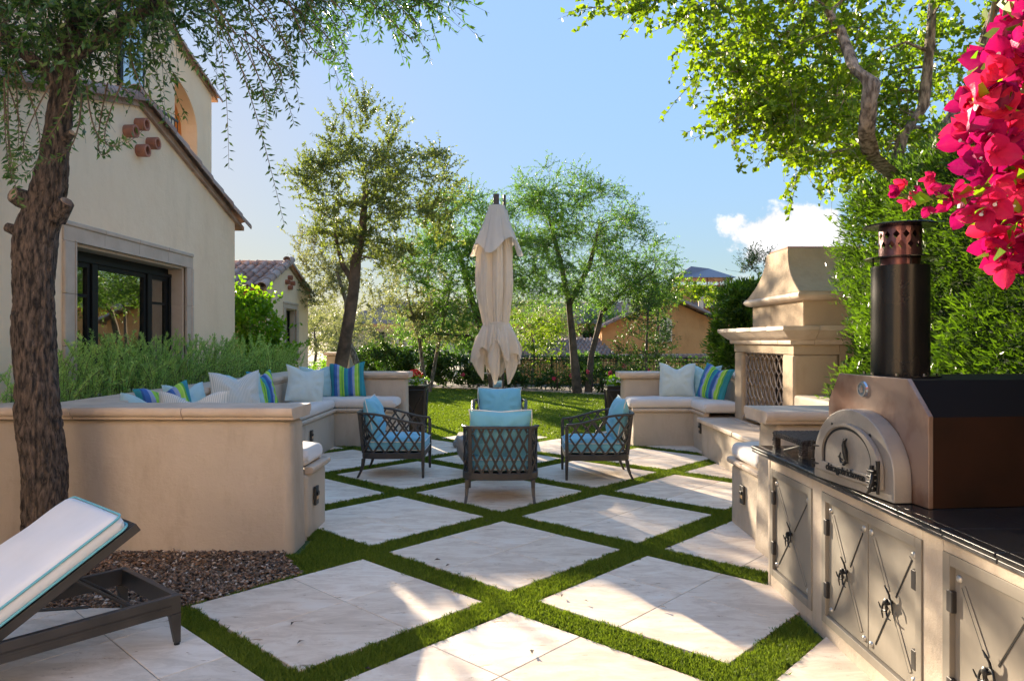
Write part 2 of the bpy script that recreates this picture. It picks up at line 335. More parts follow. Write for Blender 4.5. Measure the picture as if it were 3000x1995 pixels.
def part(name, mb, m, parent=None, smooth=None, bevel=0, seg=2, world=True, label=None, kind=None, loc=None):
    me = mesh(mb, m, smooth, world_off(parent) if (world and parent is not None) else None) if isinstance(mb, MB) else mb
    o = bpy.data.objects.new(name, me); C.objects.link(o); o.parent = parent
    if loc: o.location = loc
    if bevel:
        b = o.modifiers.new('bevel', 'BEVEL'); b.width = bevel; b.segments = seg; b.limit_method = 'ANGLE'; b.angle_limit = R(40)
        if smooth is None:
            me.polygons.foreach_set('use_smooth', [True]*len(me.polygons)); b.harden_normals = True
    if label: o['label'] = label
    if kind: o['kind'] = kind
    return o
def thing(name, label, cat, loc=(0, 0, 0), rz=0, group=None):
    o = bpy.data.objects.new(name, None); C.objects.link(o); o.location = loc; o.rotation_euler = (0, 0, rz)
    o['label'] = label; o['category'] = cat
    if group: o['group'] = group
    return o
def tag(o, label, cat, group=None):
    o['label'] = label; o['category'] = cat
    if group: o['group'] = group
    return o
def struct(name, mb, m, **k):
    o = part(name, mb, m, **k)
    if o.parent is None: o['kind'] = 'structure'
    return o
def dup(src, label, loc=None, rz=None, rot=None):
    def cp(o, par):
        c = o.copy(); C.objects.link(c); c.parent = par
        for ch in o.children: cp(ch, c)
        return c
    c = cp(src, None); c['label'] = label
    if loc is not None: c.location = loc
    if rz is not None: c.rotation_euler = (0, 0, rz)
    if rot is not None: c.rotation_euler = rot
    return c
def bulk(name, V, F, m, parent=None, vary=None, kind='stuff', k=4, world=True, smooth=False):
    """V (n,3) F (m,k) arrays; vary per face"""
    V = np.asarray(V, dtype=np.float32); F = np.asarray(F, dtype=np.int32)
    if parent is not None and world: V = V-np.array(world_off(parent), dtype=np.float32)
    me = bpy.data.meshes.new('mesh'); me.vertices.add(len(V)); me.vertices.foreach_set('co', V.ravel())
    me.loops.add(F.size); me.loops.foreach_set('vertex_index', F.ravel())
    me.polygons.add(len(F)); me.polygons.foreach_set('loop_start', np.arange(0, F.size, k, dtype=np.int32))
    if smooth: me.polygons.foreach_set('use_smooth', np.ones(len(F), dtype=bool))
    me.update(calc_edges=True); me.materials.append(m)
    if vary is not None:
        a = me.attributes.new('vary', 'FLOAT', 'FACE'); a.data.foreach_set('value', np.asarray(vary, dtype=np.float32))
    o = bpy.data.objects.new(name, me); C.objects.link(o); o.parent = parent
    if kind: o['kind'] = kind
    return o
def unit(a): return a/np.maximum(np.linalg.norm(a, axis=-1, keepdims=True), 1e-9)
def rdir(n): return unit(rng.normal(size=(n, 3)))
def leaves(P, D, ln, wd, fold=.15, nrm=None, lv=.3):
    """a leaf blade (4-gon kite folded at its rib) at each point P along D"""
    n = len(P); s = 1+rng.uniform(-lv, lv, (n, 1)); ln = ln*s; wd = wd*s
    if nrm is None: nrm = rdir(n)
    side = unit(np.cross(D, nrm)); up = np.cross(side, D)
    a = P; b = P+D*ln*.45+side*wd*.5+up*wd*fold; c = P+D*ln; d = P+D*ln*.45-side*wd*.5+up*wd*fold
    V = np.stack([a, b, c, d], 1).reshape(-1, 3); F = np.arange(4*n).reshape(n, 4)
    return V, F, rng.random(n)
def merge(ls):
    Vs, Fs, rs, o = [], [], [], 0
    for V, F, r in ls: Vs.append(V); Fs.append(F+o); rs.append(r); o += len(V)
    return np.concatenate(Vs), np.concatenate(Fs), np.concatenate(rs)

from mathutils import noise as mn
def bark_tube(path, n=72, dz=.018, amp=.014):
    P = [Vector(p[:3]) for p in path]; Rr = [p[3] for p in path]; Ls = [0]
    for a, b in zip(P[:-1], P[1:]): Ls.append(Ls[-1]+(b-a).length)
    k = int(Ls[-1]/dz); mb = MB(); V = []
    for i in range(k+1):
        s = Ls[-1]*i/k; j = max(q for q in range(len(P)) if Ls[q] <= s+1e-9); j = min(j, len(P)-2); f = (s-Ls[j])/(Ls[j+1]-Ls[j]); g = f*f*(3-2*f)
        c = P[j].lerp(P[j+1], f); r0 = Rr[j]*(1-g)+Rr[j+1]*g
        for q in range(n):
            a = 2*math.pi*q/n; ca, sa = math.cos(a), math.sin(a)
            v = Vector((ca*r0*26, sa*r0*26, s*7.5)); w1 = mn.noise(v*.5+Vector((3, 1, 7))); ridg = 1-abs(mn.noise(v+Vector((w1, w1, w1))*1.5))*2.2; fine = mn.noise(v*2.6)
            lump = mn.noise(Vector((ca*1.2, sa*1.2, s*2.3)))*.12-.07
            r = r0*(1+lump)-amp*max(0, ridg)**2*1.2+amp*.45*fine; V.append((c.x+ca*r, c.y+sa*r, c.z))
    mb.v = V; mb.f = [(i*n+q, i*n+(q+1) % n, (i+1)*n+(q+1) % n, (i+1)*n+q) for i in range(k) for q in range(n)]
    return mb
def grow(name, label, trunks, blobs, tips, ln, wd, mleaf, mbark, per=26, twig=.45, droop=0., up=.2, group=None, twigs=3, cat='tree', rmin=.006, root=None, shell=.55, wander=.12, detail=False, detail2=False):
    """trunks: list of polylines [(x,y,z,r)...]; blobs: [(cx,cy,cz,rx,ry,rz,weight)]"""
    t = root or thing(name, label, cat, trunks[0][0][:3], group=group)
    nodes, nr = [], []
    for pl in trunks:
        fine = []
        for a, b in zip(pl[:-1], pl[1:]):
            for q in range(4): fine.append([a[i]+(b[i]-a[i])*q/4 for i in range(4)])
        fine.append(list(pl[-1]))
        for q in fine[len(fine)//3:]: nodes.append(q[:3]); nr.append(q[3])
        mb = bark_tube(pl, 72 if detail else 30, .018 if detail else .06, .014 if detail else .010) if (detail or detail2) and pl is trunks[0] or detail2 else MB().tube([q[:3] for q in fine], [q[3] for q in fine], 12, jit=.07)
        part('trunk' if pl is trunks[0] else 'limb', mb, mbark, t, smooth=60)
    nodes = np.array(nodes, float); nr = np.array(nr, float)
    W = np.array([b[6] for b in blobs], float); W /= W.sum()
    idx = rng.choice(len(blobs), tips, p=W); B = np.array([b[:6] for b in blobs])[idx]
    T = B[:, :3]+rdir(tips)*(rng.random((tips, 1))**(1/3)*(1-shell)+shell)*B[:, 3:6]
    c0 = nodes.mean(0); T = T[np.argsort(np.linalg.norm(T-nodes[-1], axis=1))]
    segs = MB(); TP, TD = [], []
    for p in T:
        d = np.linalg.norm(nodes-p, axis=1)-nr*2.0+.35*np.maximum(0, nodes[:, 2]-p[2])
        k = int(np.argmin(d)); q = nodes[k]; dist = np.linalg.norm(p-q)
        n = max(2, int(dist/.35)+1); pts = [q]; r0 = min(nr[k]*.72, .012+.018*dist)
        for s in range(1, n+1):
            f = s/n; w_ = rng.normal(size=3)*wander*dist/n*(f < 1)
            pts.append(q+(p-q)*f+np.array([0, 0, math.sin(f*math.pi)*.12*dist])+w_)
        rr = [max(rmin*.6, r0*(1-.75*s/n)) for s in range(n+1)]
        if r0 > rmin: segs.tube(pts, rr, 5 if r0 < .03 else 7, cap=False)
        nodes = np.vstack([nodes, pts[1:]]); nr = np.concatenate([nr, rr[1:]])
        m = len(pts)
        for s in range(max(1, m//2), m):
            for _ in range(twigs):
                TP.append(pts[s]); TD.append(unit(p-q)*.6)
    if segs.v: part('branches', segs, mbark, t, smooth=60, kind='stuff')
    TP = np.array(TP); TD = unit(np.array(TD)+rdir(len(TP))*1.0+np.array([0, 0, up])); nt_ = len(TP)
    # leaves along each twig
    tl = twig*(.5+rng.random((nt_, 1))); f = rng.random((nt_, per, 1)); f = .08+.92*f
    P = TP[:, None]+TD[:, None]*tl[:, None]*f+np.array([0, 0, -1])*(droop*(f**2)*tl[:, None])
    D = unit(TD[:, None]*.5+np.array([0, 0, -1])*droop*f+rng.normal(size=(nt_, per, 3))*.75)
    P = P.reshape(-1, 3); D = D.reshape(-1, 3)
    V, F, r = leaves(P, D, ln, wd)
    # thin twig ribbons as slim tubes
    tw = MB()
    step = max(1, nt_//2600)
    for a, d, l in zip(TP[::step], TD[::step], tl[::step, 0]):
        e = a+d*l; e2 = e+np.array([0, 0, -1])*droop*l; mid = a+d*l*.5-np.array([0, 0, .25*droop*l])
        tw.tube([a, mid, e2], [rmin*.55, rmin*.45, rmin*.25], 3, cap=False)
    part('twigs', tw, mbark, t, kind='stuff')
    bulk('crown', V, F, mleaf, t, r)
    return t

# ================================================================== SETTING: ground and paving
TH = .822; CT, ST = math.cos(TH), math.sin(TH); X0, Y0, PS, PL = -.911, 5.236, 1.4498, 1.22
def G(u, v): return (X0+u*CT+v*ST, Y0+u*ST-v*CT)
def UV(x, y): dx, dy = x-X0, y-Y0; return dx*CT+dy*ST, dx*ST-dy*CT
struct('desert_ground', MB().box(-1500, 1500, -300, 3000, -.4, -.10), M['earth'])
hills = MB()
for cx, cy, r, h in ((-300, 1500, 500, 34), (250, 1700, 600, 46), (-800, 1600, 500, 60), (900, 1600, 500, 80)):
    hills.lathe([(r, -1), (r*.8, h*.2), (r*.55, h*.55), (r*.3, h*.85), (r*.1, h)], cx, cy, 40)
M['hill'] = simple('far_scrub_hill', (.16, .17, .13), (.22, .21, .17), .95, .01)
struct('hills', hills, M['hill'], smooth=180)
struct('turf_base', MB().prism([(-3.3, 2.0), (-.55, 2.0), (-.2, 0.2), (3.4, .2), (3.4, 11.2), (-3.3, 11.2)], -.099, -.022), M['turf_soil'])
lawn_edge = [(-9, 24.2), (-5, 24.0), (-3, 23.4), (0, 22.3), (2, 21.0), (4, 19.6), (6, 18.6)]
struct('lawn', MB().prism([(-9, 11.204), (6, 11.204)]+lawn_edge[::-1], -.099, -.020), M['turf_soil'])
struct('planting_bed', MB().prism([(a, b) for a, b in lawn_edge]+[(14, 18), (14, 26), (-9, 26)], -.098, -.03), M['mulch'])
# concrete mow kerb along the lawn
for a, b in zip(lawn_edge[:-1], lawn_edge[1:]):
    d = Vector((b[0]-a[0], b[1]-a[1], 0)); d.normalize(); n_ = Vector((-d.y, d.x, 0))*.07
    A, B = Vector((*a, 0)), Vector((*b, 0))
    struct('lawn_kerb', MB().prism([(A-n_)[:2], (B-n_)[:2], (B+n_)[:2], (A+n_)[:2]], -.09, .03), M['coping'])
# diamond slabs, each of four travertine tiles, one object per tile
pav = bpy.data.objects.new('patio_paving', None); C.objects.link(pav); pav['kind'] = 'structure'
slabs = [(0,0),(-1,0),(-1,1),(0,1),(0,-1),(1,0),(1,-1),(1,-2),(2,-1),(2,0),(0,-2),(1,-3),(2,-2),(1,1),(3,-1),(3,0),(2,-3),(3,-2),
         (3,-3),(4,-1),(1,-4),(0,2),(-1,2),(0,3),(1,3),(1,2),(2,1),(4,-2)]
splits = [(.61, .61), (.61, .61), (.50, .66), (.70, .58), (.61, .50), (.66, .61)]
def tile_mesh(u0, u1, v0, v1, m, th=.045):
    g = .0022; u0 += g; v0 += g; u1 -= g; v1 -= g
    pts = [G(u0, v0), G(u0, v1), G(u1, v1), G(u1, v0)]
    cx = sum(p[0] for p in pts)/4; cy = sum(p[1] for p in pts)/4
    mb = MB().prism([(x-cx, y-cy) for x, y in pts], -th, 0)
    return mesh(mb, m), (cx, cy)
for k, (i, j) in enumerate(slabs):
    u, v = i*PS, j*PS
    su, sv = splits[k*5 % 6]
    for a0, a1 in ((0, su), (su, PL)):
        for b0, b1 in ((0, sv), (sv, PL)):
            me, (cx, cy) = tile_mesh(u+a0, u+a1, v+b0, v+b1, M['trav'])
            o = bpy.data.objects.new('paving_tile', me); C.objects.link(o); o.parent = pav
            o.location = (cx, cy, rng.uniform(-.0008, .0008))
            bv = o.modifiers.new('bevel', 'BEVEL'); bv.width = .0025; bv.segments = 1
    c = [G(u+.004, v+.004), G(u+.004, v+PL-.004), G(u+PL-.004, v+PL-.004), G(u+PL-.004, v+.004)]
    o = part('mortar_bed', MB().prism(c, -.06, -.0025), M['grout'], pav)
# pool-side deck, lower left, ends at u = -1.60 and at y = 4.14
deck = bpy.data.objects.new('deck_paving', None); C.objects.link(deck); deck['kind'] = 'structure'
def clip(poly, inside, cut):
    out = []
    for a, b in zip(poly, poly[1:]+poly[:1]):
        ia, ib = inside(a), inside(b)
        if ia: out.append(a)
        if ia != ib: out.append(cut(a, b))
    return out
def clip_half(poly, nx, ny, c):   # keep nx*x+ny*y <= c
    f = lambda p: nx*p[0]+ny*p[1]-c
    return clip(poly, lambda p: f(p) <= 0, lambda a, b: tuple(a[q]+(b[q]-a[q])*f(a)/(f(a)-f(b)) for q in (0, 1)))
for a in range(-9, 1):
    for b in range(-6, 9):
        u1 = -1.602+.13 if a == 0 else -1.602-.62*(-a)+.31+.31
        ua, ub = -1.602-.62*(1-a)+.29, -1.602-.62*(-a)+.29
        ub = min(ub, -1.602)
        if ub-ua < .05: continue
        off = .0
        va, vb = -1.05+.62*b+off, -1.05+.62*(b+1)+off
        g = .003
        pl = [G(ua+g, va+g), G(ua+g, vb-g), G(ub-g, vb-g), G(ub-g, va+g)]
        pl = clip_half(pl, 0, 1, 4.137); pl = clip_half(pl, 0, -1, -.6); pl = clip_half(pl, -1, 0, 6)
        if len(pl) < 3: continue
        cx = sum(p[0] for p in pl)/len(pl); cy = sum(p[1] for p in pl)/len(pl)
        o = part('deck_tile', MB().prism([(x-cx, y-cy) for x, y in pl], -.04, 0), M['deck'], deck, world=False, loc=(cx, cy, rng.uniform(-.0006, .0006)))
        bv = o.modifiers.new('bevel', 'BEVEL'); bv.width = .002; bv.segments = 1
dk = [(-6, .6), (X0, .6), G(-1.604, 3.0), G(-1.604, 1.5), G(-1.604, .0), (-2.0, 4.13), (-6, 4.13)]
dk = clip_half([(-6, .6), (2, .6), (2, 4.13), (-6, 4.13)], CT, ST, -1.606+X0*CT+Y0*ST)
part('mortar_bed', MB().prism(dk, -.099, -.004), M['grout'], deck)
struct('bounce_terrace', MB().prism([(-9.5, -5.6), (9.5, -5.6), (9.5, .195), (-.2, .195), (-.6, .59), (-9.5, .59)], -.09, -.006), M['deck'])  # unseen pale paving behind the camera, added to bounce light
# gravel bed under the tree
gravel_poly = [(-7, 4.142), (-2.02, 4.142), G(-1.60, -.004), (-1.40, 4.757), (-1.73, 5.30), (-7, 5.75)]
gravel_poly[2] = G(-1.55, -.004)
struct('gravel_bed_base', MB().prism(gravel_poly, -.097, -.018), M['gravel_base'])
def in_poly(P, poly):
    x, y = P[:, 0], P[:, 1]; ins = np.zeros(len(P), bool); n = len(poly)
    for i in range(n):
        x0, y0 = poly[i]; x1, y1 = poly[(i+1) % n]
        c = ((y0 > y) != (y1 > y)) & (x < (x1-x0)*(y-y0)/((y1-y0) or 1e-9)+x0); ins ^= c
    return ins
def pebbles(P, size, zbase):
    n = len(P); A = np.array([(1,0,0),(0,1,0),(-1,0,0),(0,-1,0),(.1,.1,.75),(-.1,0,-.6)], float)
    s = size*rng.uniform(.5, 1.45, (n, 1, 1))*np.array([1, .72, .5])*rng.uniform(.7, 1.3, (n, 1, 3))
    V = A[None]*s*rng.uniform(.75, 1.25, (n, 6, 1)); q = unit(rng.normal(size=(n, 4))*np.array([2.2, .5, .5, 2]))
    w_, x, y, z = q.T
    Rm = np.stack([1-2*(y*y+z*z), 2*(x*y-z*w_), 2*(x*z+y*w_), 2*(x*y+z*w_), 1-2*(x*x+z*z), 2*(y*z-x*w_), 2*(x*z-y*w_), 2*(y*z+x*w_), 1-2*(x*x+y*y)], 1).reshape(n, 3, 3)
    V = np.einsum('nij,nkj->nki', Rm, V)+np.c_[P, zbase][:, None]
    F = np.array([(0,1,4),(1,2,4),(2,3,4),(3,0,4),(1,0,5),(2,1,5),(3,2,5),(0,3,5)])
    F = (F[None]+6*np.arange(n)[:, None, None]).reshape(-1, 3)
    return V.reshape(-1, 3), F, np.repeat(rng.random(n), 8)
P = np.c_[rng.uniform(-4.2, -1.3, 26000), rng.uniform(4.10, 5.75, 26000)]; P = P[in_poly(P, gravel_poly)]
V, F, r = pebbles(P, .0155, rng.uniform(-.014, .010, len(P)))
bulk('gravel', V, F, M['gravel'], None, r, k=3)
P = np.c_[rng.uniform(-2.6, -1.0, 26), rng.uniform(2.8, 4.1, 26)]
# ---- artificial turf blades
def turf_ok(P):
    u = (P[:, 0]-X0)*CT+(P[:, 1]-Y0)*ST; v = (P[:, 0]-X0)*ST-(P[:, 1]-Y0)*CT
    wob = .010*np.sin(P[:, 0]*31+P[:, 1]*17)+.009*np.sin(P[:, 1]*53-P[:, 0]*23)+.008*np.sin(P[:, 0]*97+P[:, 1]*71)-.002
    ok = np.ones(len(P), bool)
    for i, j in slabs:
        a, b = u-i*PS, v-j*PS
        ok &= ~((a > .0+wob) & (a < PL-.0-wob) & (b > .0+wob) & (b < PL-wob))
    ok &= (u > -1.597)
    ok &= ~in_poly(P, gravel_poly)
    return ok
def blades(P, h, wd, z0, lean=.55):
    n = len(P); a = rng.uniform(0, 2*np.pi, n); d = np.c_[np.cos(a), np.sin(a), np.zeros(n)]
    a2 = rng.uniform(0, 2*np.pi, n); s = np.c_[np.cos(a2), np.sin(a2), np.zeros(n)]
    hh = h*rng.uniform(.55, 1.2, (n, 1)); B = np.c_[P, np.full(n, z0)]; l = lean*rng.random((n, 1))
    up = np.array([0, 0, 1.0])
    m1 = B+up*hh*.55+d*hh*l*.35; t1 = B+up*hh*(1-.3*l)+d*hh*l*1.3
    V = np.stack([B-s*wd*.5, B+s*wd*.5, m1+s*wd*.45, t1, m1-s*wd*.45], 1).reshape(-1, 3)
    return V, np.arange(5*n).reshape(n, 5), rng.random(n)
def scatter(n, x0, x1, y0, y1): return np.c_[rng.uniform(x0, x1, n), rng.uniform(y0, y1, n)]
walls_xy = [(-4, -1.56, 5.18, 5.6), (-4, -2.62, 5, 11.05), (-4, -1.60, 10.5, 11.1), (1.62, 9, .1, 4.64), (1.9, 9, 4.6, 6.2), (2.6, 9, 6, 12), (1.66, 9, 10.5, 11.1)]
def clear_walls(P):
    ok = np.ones(len(P), bool)
    for a, b, c, d in walls_xy: ok &= ~((P[:, 0] > a) & (P[:, 0] < b) & (P[:, 1] > c) & (P[:, 1] < d))
    return ok
ls = []
for n, box, h, wd in ((330000, (-2.2, 2.1, 2.9, 4.6), .036, .0042), (300000, (-2.2, 2.1, 4.6, 6.8), .036, .0055), (170000, (-3.3, 3.0, 6.8, 9.5), .036, .008), (60000, (-3.3, 3.2, 9.5, 11.2), .036, .011)):
    P = scatter(n, *box); P = P[turf_ok(P)]; P = P[clear_walls(P)]; ls.append(blades(P, h, wd, -.022))
V, F, r = merge(ls); bulk('turf', V, F, M['blade'], None, r, k=5)
ls = []
for n, box, h, wd in ((70000, (-6, 5, 11.2, 14.5), .035, .016), (60000, (-6.5, 5.5, 14.5, 18.5), .035, .024), (45000, (-8, 6, 18.5, 24.4), .04, .034)):
    P = scatter(n, *box); P = P[turf_ok(P)]; P = P[in_poly(P, [(-9, 11.2), (6, 11.2)]+lawn_edge[::-1])]; ls.append(blades(P, h, wd, -.020, .8))
V, F, r = merge(ls); bulk('lawn_grass', V, F, M['blade'], None, r, k=5)
# fallen dry leaves
P = np.array([(-1.10, 3.62), (-.55, 5.0), (-.43, 4.90), (.30, 4.28), (.42, 4.22), (-1.2, 3.9), (-.9, 5.8), (.9, 4.1), (1.2, 5.3), (-.2, 6.1), (.55, 6.4), (-2.3, 4.6), (.1, 3.5), (-.7, 3.35), (1.5, 3.9), (-.35, 4.4)])
V, F, r = leaves(np.c_[P, np.full(len(P), .012)], unit(np.c_[rng.normal(size=(len(P), 2)), np.zeros(len(P))]), .045, .018, .5, np.tile([0, .1, 1.], (len(P), 1)))
bulk('fallen_leaves', V, F, M['bark'], None)

# ================================================================== WALLS AND BENCHES
HB = 1.06; CW = .23
def cop_prof(hw, t=.09):
    return [(-hw+.03, 0), (hw-.03, 0), (hw-.028, .022), (hw-.008, .028), (hw, .045), (hw, t-.018), (hw-.014, t), (-hw+.014, t), (-hw, t-.018), (-hw, .045), (-hw+.008, .028), (-hw+.028, .022)]
def coping(parent, path, z, hw, piece=.75, t=.09, name='coping_stone', half=None):
    pts = [Vector((x, y, z)) for x, y in path]; L_ = [0]
    for a, b in zip(pts[:-1], pts[1:]): L_.append(L_[-1]+(b-a).length)
    n = max(1, round(L_[-1]/piece)); cuts = [L_[-1]*i/n for i in range(n+1)]
    def at(s):
        for i in range(len(pts)-1):
            if s <= L_[i+1]+1e-9: return pts[i].lerp(pts[i+1], (s-L_[i])/(L_[i+1]-L_[i]))
        return pts[-1]
    for a, b in zip(cuts[:-1], cuts[1:]):
        for s in L_[1:-1]:      # no sliver at a corner
            if abs(a-s) < .05: a = s
            if abs(b-s) < .05: b = s
        a2, b2 = a+.002, b-.002
        sub = [at(a2)]+[pts[i] for i in range(1, len(pts)-1) if a2+.01 < L_[i] < b2-.01]+[at(b2)]
        mb = MB().sweep(sub, half or cop_prof(hw, t)); part(name, mb, M['coping'], parent, smooth=50, bevel=.004, seg=1)
def step_light(parent, x, y, z, nx, ny):
    a = Vector((nx, ny, 0)); s = Vector((-ny, nx, 0)); c = Vector((x, y, z))
    def bx(w0, w1, z0, z1, d0, d1):
        q = [c+s*w0+a*d0, c+s*w1+a*d0, c+s*w1+a*d1, c+s*w0+a*d1]
        return MB().hexa([(p.x, p.y, z+z0) for p in q], [(p.x, p.y, z+z1) for p in q])
    f = part('step_light', bx(-.042, .042, -.075, .075, -.01, .009), M['metal_bronze'], parent, bevel=.004)
    part('hood', bx(-.028, .028, .0, .03, .0095, .020), M['metal_black'], f, bevel=.004)
    part('lens', bx(-.026, .026, -.03, .0, .0095, .012), M['warm_lens'], f)
def rbox(poly, z0, z1, name, m, parent, bev=.045, seg=4, batter=0):
    n = len(poly); mb = MB()
    if batter:
        cx = sum(p[0] for p in poly)/n; cy = sum(p[1] for p in poly)/n
        bot = [(x+batter*(1 if x > cx else -1), y+batter*(1 if y > cy else -1)) for x, y in poly]
        mb.add([(*p, z0) for p in bot]+[(*p, z1) for p in poly], [tuple(range(n))[::-1], tuple(range(n, 2*n))]+[(i, (i+1) % n, n+(i+1) % n, n+i) for i in range(n)])
    else: mb.prism(poly, z0, z1)
    return part(name, mb, m, parent, bevel=bev, seg=seg)
def rect(x0, x1, y0, y1): return [(x0, y0), (x1, y0), (x1, y1), (x0, y1)]
ZC = HB-.085
S_ = M['stucco_bench']
lb = thing('stucco_bench', 'U shaped tan stucco bench and planter wall on the left below the house', 'bench', (-2.9, 8, 0))
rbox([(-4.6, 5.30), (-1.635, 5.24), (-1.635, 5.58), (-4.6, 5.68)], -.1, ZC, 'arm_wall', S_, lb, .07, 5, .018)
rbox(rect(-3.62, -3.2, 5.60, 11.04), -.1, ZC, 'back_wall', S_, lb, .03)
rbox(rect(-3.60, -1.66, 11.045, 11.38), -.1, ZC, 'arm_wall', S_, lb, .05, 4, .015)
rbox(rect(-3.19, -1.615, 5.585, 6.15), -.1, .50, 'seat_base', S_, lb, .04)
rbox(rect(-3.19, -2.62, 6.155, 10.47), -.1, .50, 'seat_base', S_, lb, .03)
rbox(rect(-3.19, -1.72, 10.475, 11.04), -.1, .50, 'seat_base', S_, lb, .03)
coping(lb, [(-4.9, 5.475), (-1.60, 5.405)], ZC, CW, .80)
coping(lb, [(-3.41, 5.66), (-3.41, 11.22), (-1.60, 11.22)], ZC, .245, .85)
led = [(-.02, 0), (.035, 0), (.05, .012), (.055, .028), (.05, .048), (.035, .055), (-.02, .055)]
coping(lb, [(-3.15, 6.13), (-1.60, 6.13)][::-1], .50, 0, .7, name='ledge_stone', half=[(a, b) for a, b in led])
coping(lb, [(-2.64, 6.2), (-2.64, 10.49), (-1.70, 10.49)], .50, 0, .8, name='ledge_stone', half=led)
coping(lb, [(-1.63, 5.62), (-1.63, 6.16)], .50, 0, .6, name='ledge_stone', half=led)
step_light(lb, -1.595, 5.78, .30, 1, 0); step_light(lb, -2.60, 9.2, .32, 1, 0)
# planter soil behind the back wall
struct('planter_soil', MB().box(-4.37, -3.625, 5.70, 12.6, -.1, .93), M['mulch'])
pw = rbox(rect(-4.40, -3.63, 12.6, 12.9), -.1, ZC, 'planter_end_wall', S_, None, .03); tag(pw, 'low tan wall closing the rosemary planter beside the small house', 'wall')

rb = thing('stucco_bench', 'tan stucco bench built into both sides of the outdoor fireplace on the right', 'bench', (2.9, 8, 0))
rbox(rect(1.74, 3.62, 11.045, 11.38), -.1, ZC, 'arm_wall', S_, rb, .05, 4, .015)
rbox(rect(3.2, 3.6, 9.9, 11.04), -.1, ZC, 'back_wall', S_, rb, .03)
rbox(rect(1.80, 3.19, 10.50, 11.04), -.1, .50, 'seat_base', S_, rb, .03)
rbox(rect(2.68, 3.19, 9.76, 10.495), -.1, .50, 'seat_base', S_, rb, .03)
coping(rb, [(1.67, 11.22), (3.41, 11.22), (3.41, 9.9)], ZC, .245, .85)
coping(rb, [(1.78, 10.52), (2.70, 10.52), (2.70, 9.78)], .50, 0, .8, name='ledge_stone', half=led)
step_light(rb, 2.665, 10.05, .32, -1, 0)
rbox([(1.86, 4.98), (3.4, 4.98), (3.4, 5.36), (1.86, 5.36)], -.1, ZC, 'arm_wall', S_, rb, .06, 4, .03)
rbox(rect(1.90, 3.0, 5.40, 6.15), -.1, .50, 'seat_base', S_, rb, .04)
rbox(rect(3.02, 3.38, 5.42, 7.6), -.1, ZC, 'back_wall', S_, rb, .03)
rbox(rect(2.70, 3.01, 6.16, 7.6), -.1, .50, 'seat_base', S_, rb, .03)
coping(rb, [(1.77, 5.17), (3.5, 5.17)], ZC, .25, .80)
coping(rb, [(1.925, 6.18), (1.925, 5.40)], .50, 0, .40, name='ledge_stone', half=led)
step_light(rb, 1.885, 5.80, .30, -1, 0)

# ---- cushions
def cushion(name, x0, x1, y0, y1, z0, z1, m, r=.05, pipe=None, parent=None, crown=.02):
    hx, hy, hz = (x1-x0)/2, (y1-y0)/2, (z1-z0)/2; cx, cy, cz = (x0+x1)/2, (y0+y1)/2, (z0+z1)/2
    def srt(t, h):      # sample spacing: denser near the edge
        return t
    mb = MB(); nx = max(8, int(hx*2/.05)); ny = max(8, int(hy*2/.05))
    def ax(n, h): 
        e = [0, .25, .5, .75, 1]; a = [-h+r*(1-math.cos(q*math.pi/2)) for q in e]; b = list(np.linspace(-h+r, h-r, n)[1:-1]); return a+b+[-q for q in a[::-1]]
    X, Yv = ax(nx, hx), ax(ny, hy)
    def top(x, y, sgn):
        dx = max(0, abs(x)-(hx-r)); dy = max(0, abs(y)-(hy-r)); d = min(r, math.hypot(dx, dy))
        cn = crown*(1-(x/hx)**4)*(1-(y/hy)**4)
        return sgn*(hz-r+math.sqrt(max(0, r*r-d*d))+ (cn if sgn > 0 else 0))+(.003*math.sin(x*21+y*7) if sgn > 0 else 0)
    def xy(x, y):
        dx = max(0, abs(x)-(hx-r)); dy = max(0, abs(y)-(hy-r)); d = math.hypot(dx, dy)
        if d > r: k = r/d; x = math.copysign(hx-r+dx*k, x); y = math.copysign(hy-r+dy*k, y)
        return x, y
    vs, idx = [], {}
    for s in (1, -1):
        for j, y in enumerate(Yv):
            for i, x in enumerate(X):
                a, b = xy(x, y); idx[s, i, j] = len(vs); vs.append((cx+a, cy+b, cz+top(a, b, s)))
    fs = []; I, J = len(X), len(Yv)
    for j in range(J-1):
        for i in range(I-1):
            fs.append((idx[1,i,j], idx[1,i+1,j], idx[1,i+1,j+1], idx[1,i,j+1])); fs.append((idx[-1,i,j], idx[-1,i,j+1], idx[-1,i+1,j+1], idx[-1,i+1,j]))
    ring = [(i, 0) for i in range(I)]+[(I-1, j) for j in range(1, J)]+[(i, J-1) for i in range(I-2, -1, -1)]+[(0, j) for j in range(J-2, 0, -1)]
    for a, b in zip(ring, ring[1:]+ring[:1]): fs.append((idx[-1, *a], idx[-1, *b], idx[1, *b], idx[1, *a]))
    mb.add(vs, fs); o = part(name, mb, m, parent, smooth=180)
    if pipe:
        for z in (cz+hz-r*.45, cz-hz+r*.45):
            loop = [(Vector((vs[idx[1, *a]][0], vs[idx[1, *a]][1], z))) for a in ring]; loop.append(loop[0]); loop.append(loop[1])
            part('piping', MB().tube([cent_out(p, cx, cy, .002) for p in loop], .006, 6, cap=False), pipe, o, smooth=180)
    return o
def cent_out(p, cx, cy, e): d = Vector((p.x-cx, p.y-cy, 0)).normalized(); return p+d*e
LN = M['linen']
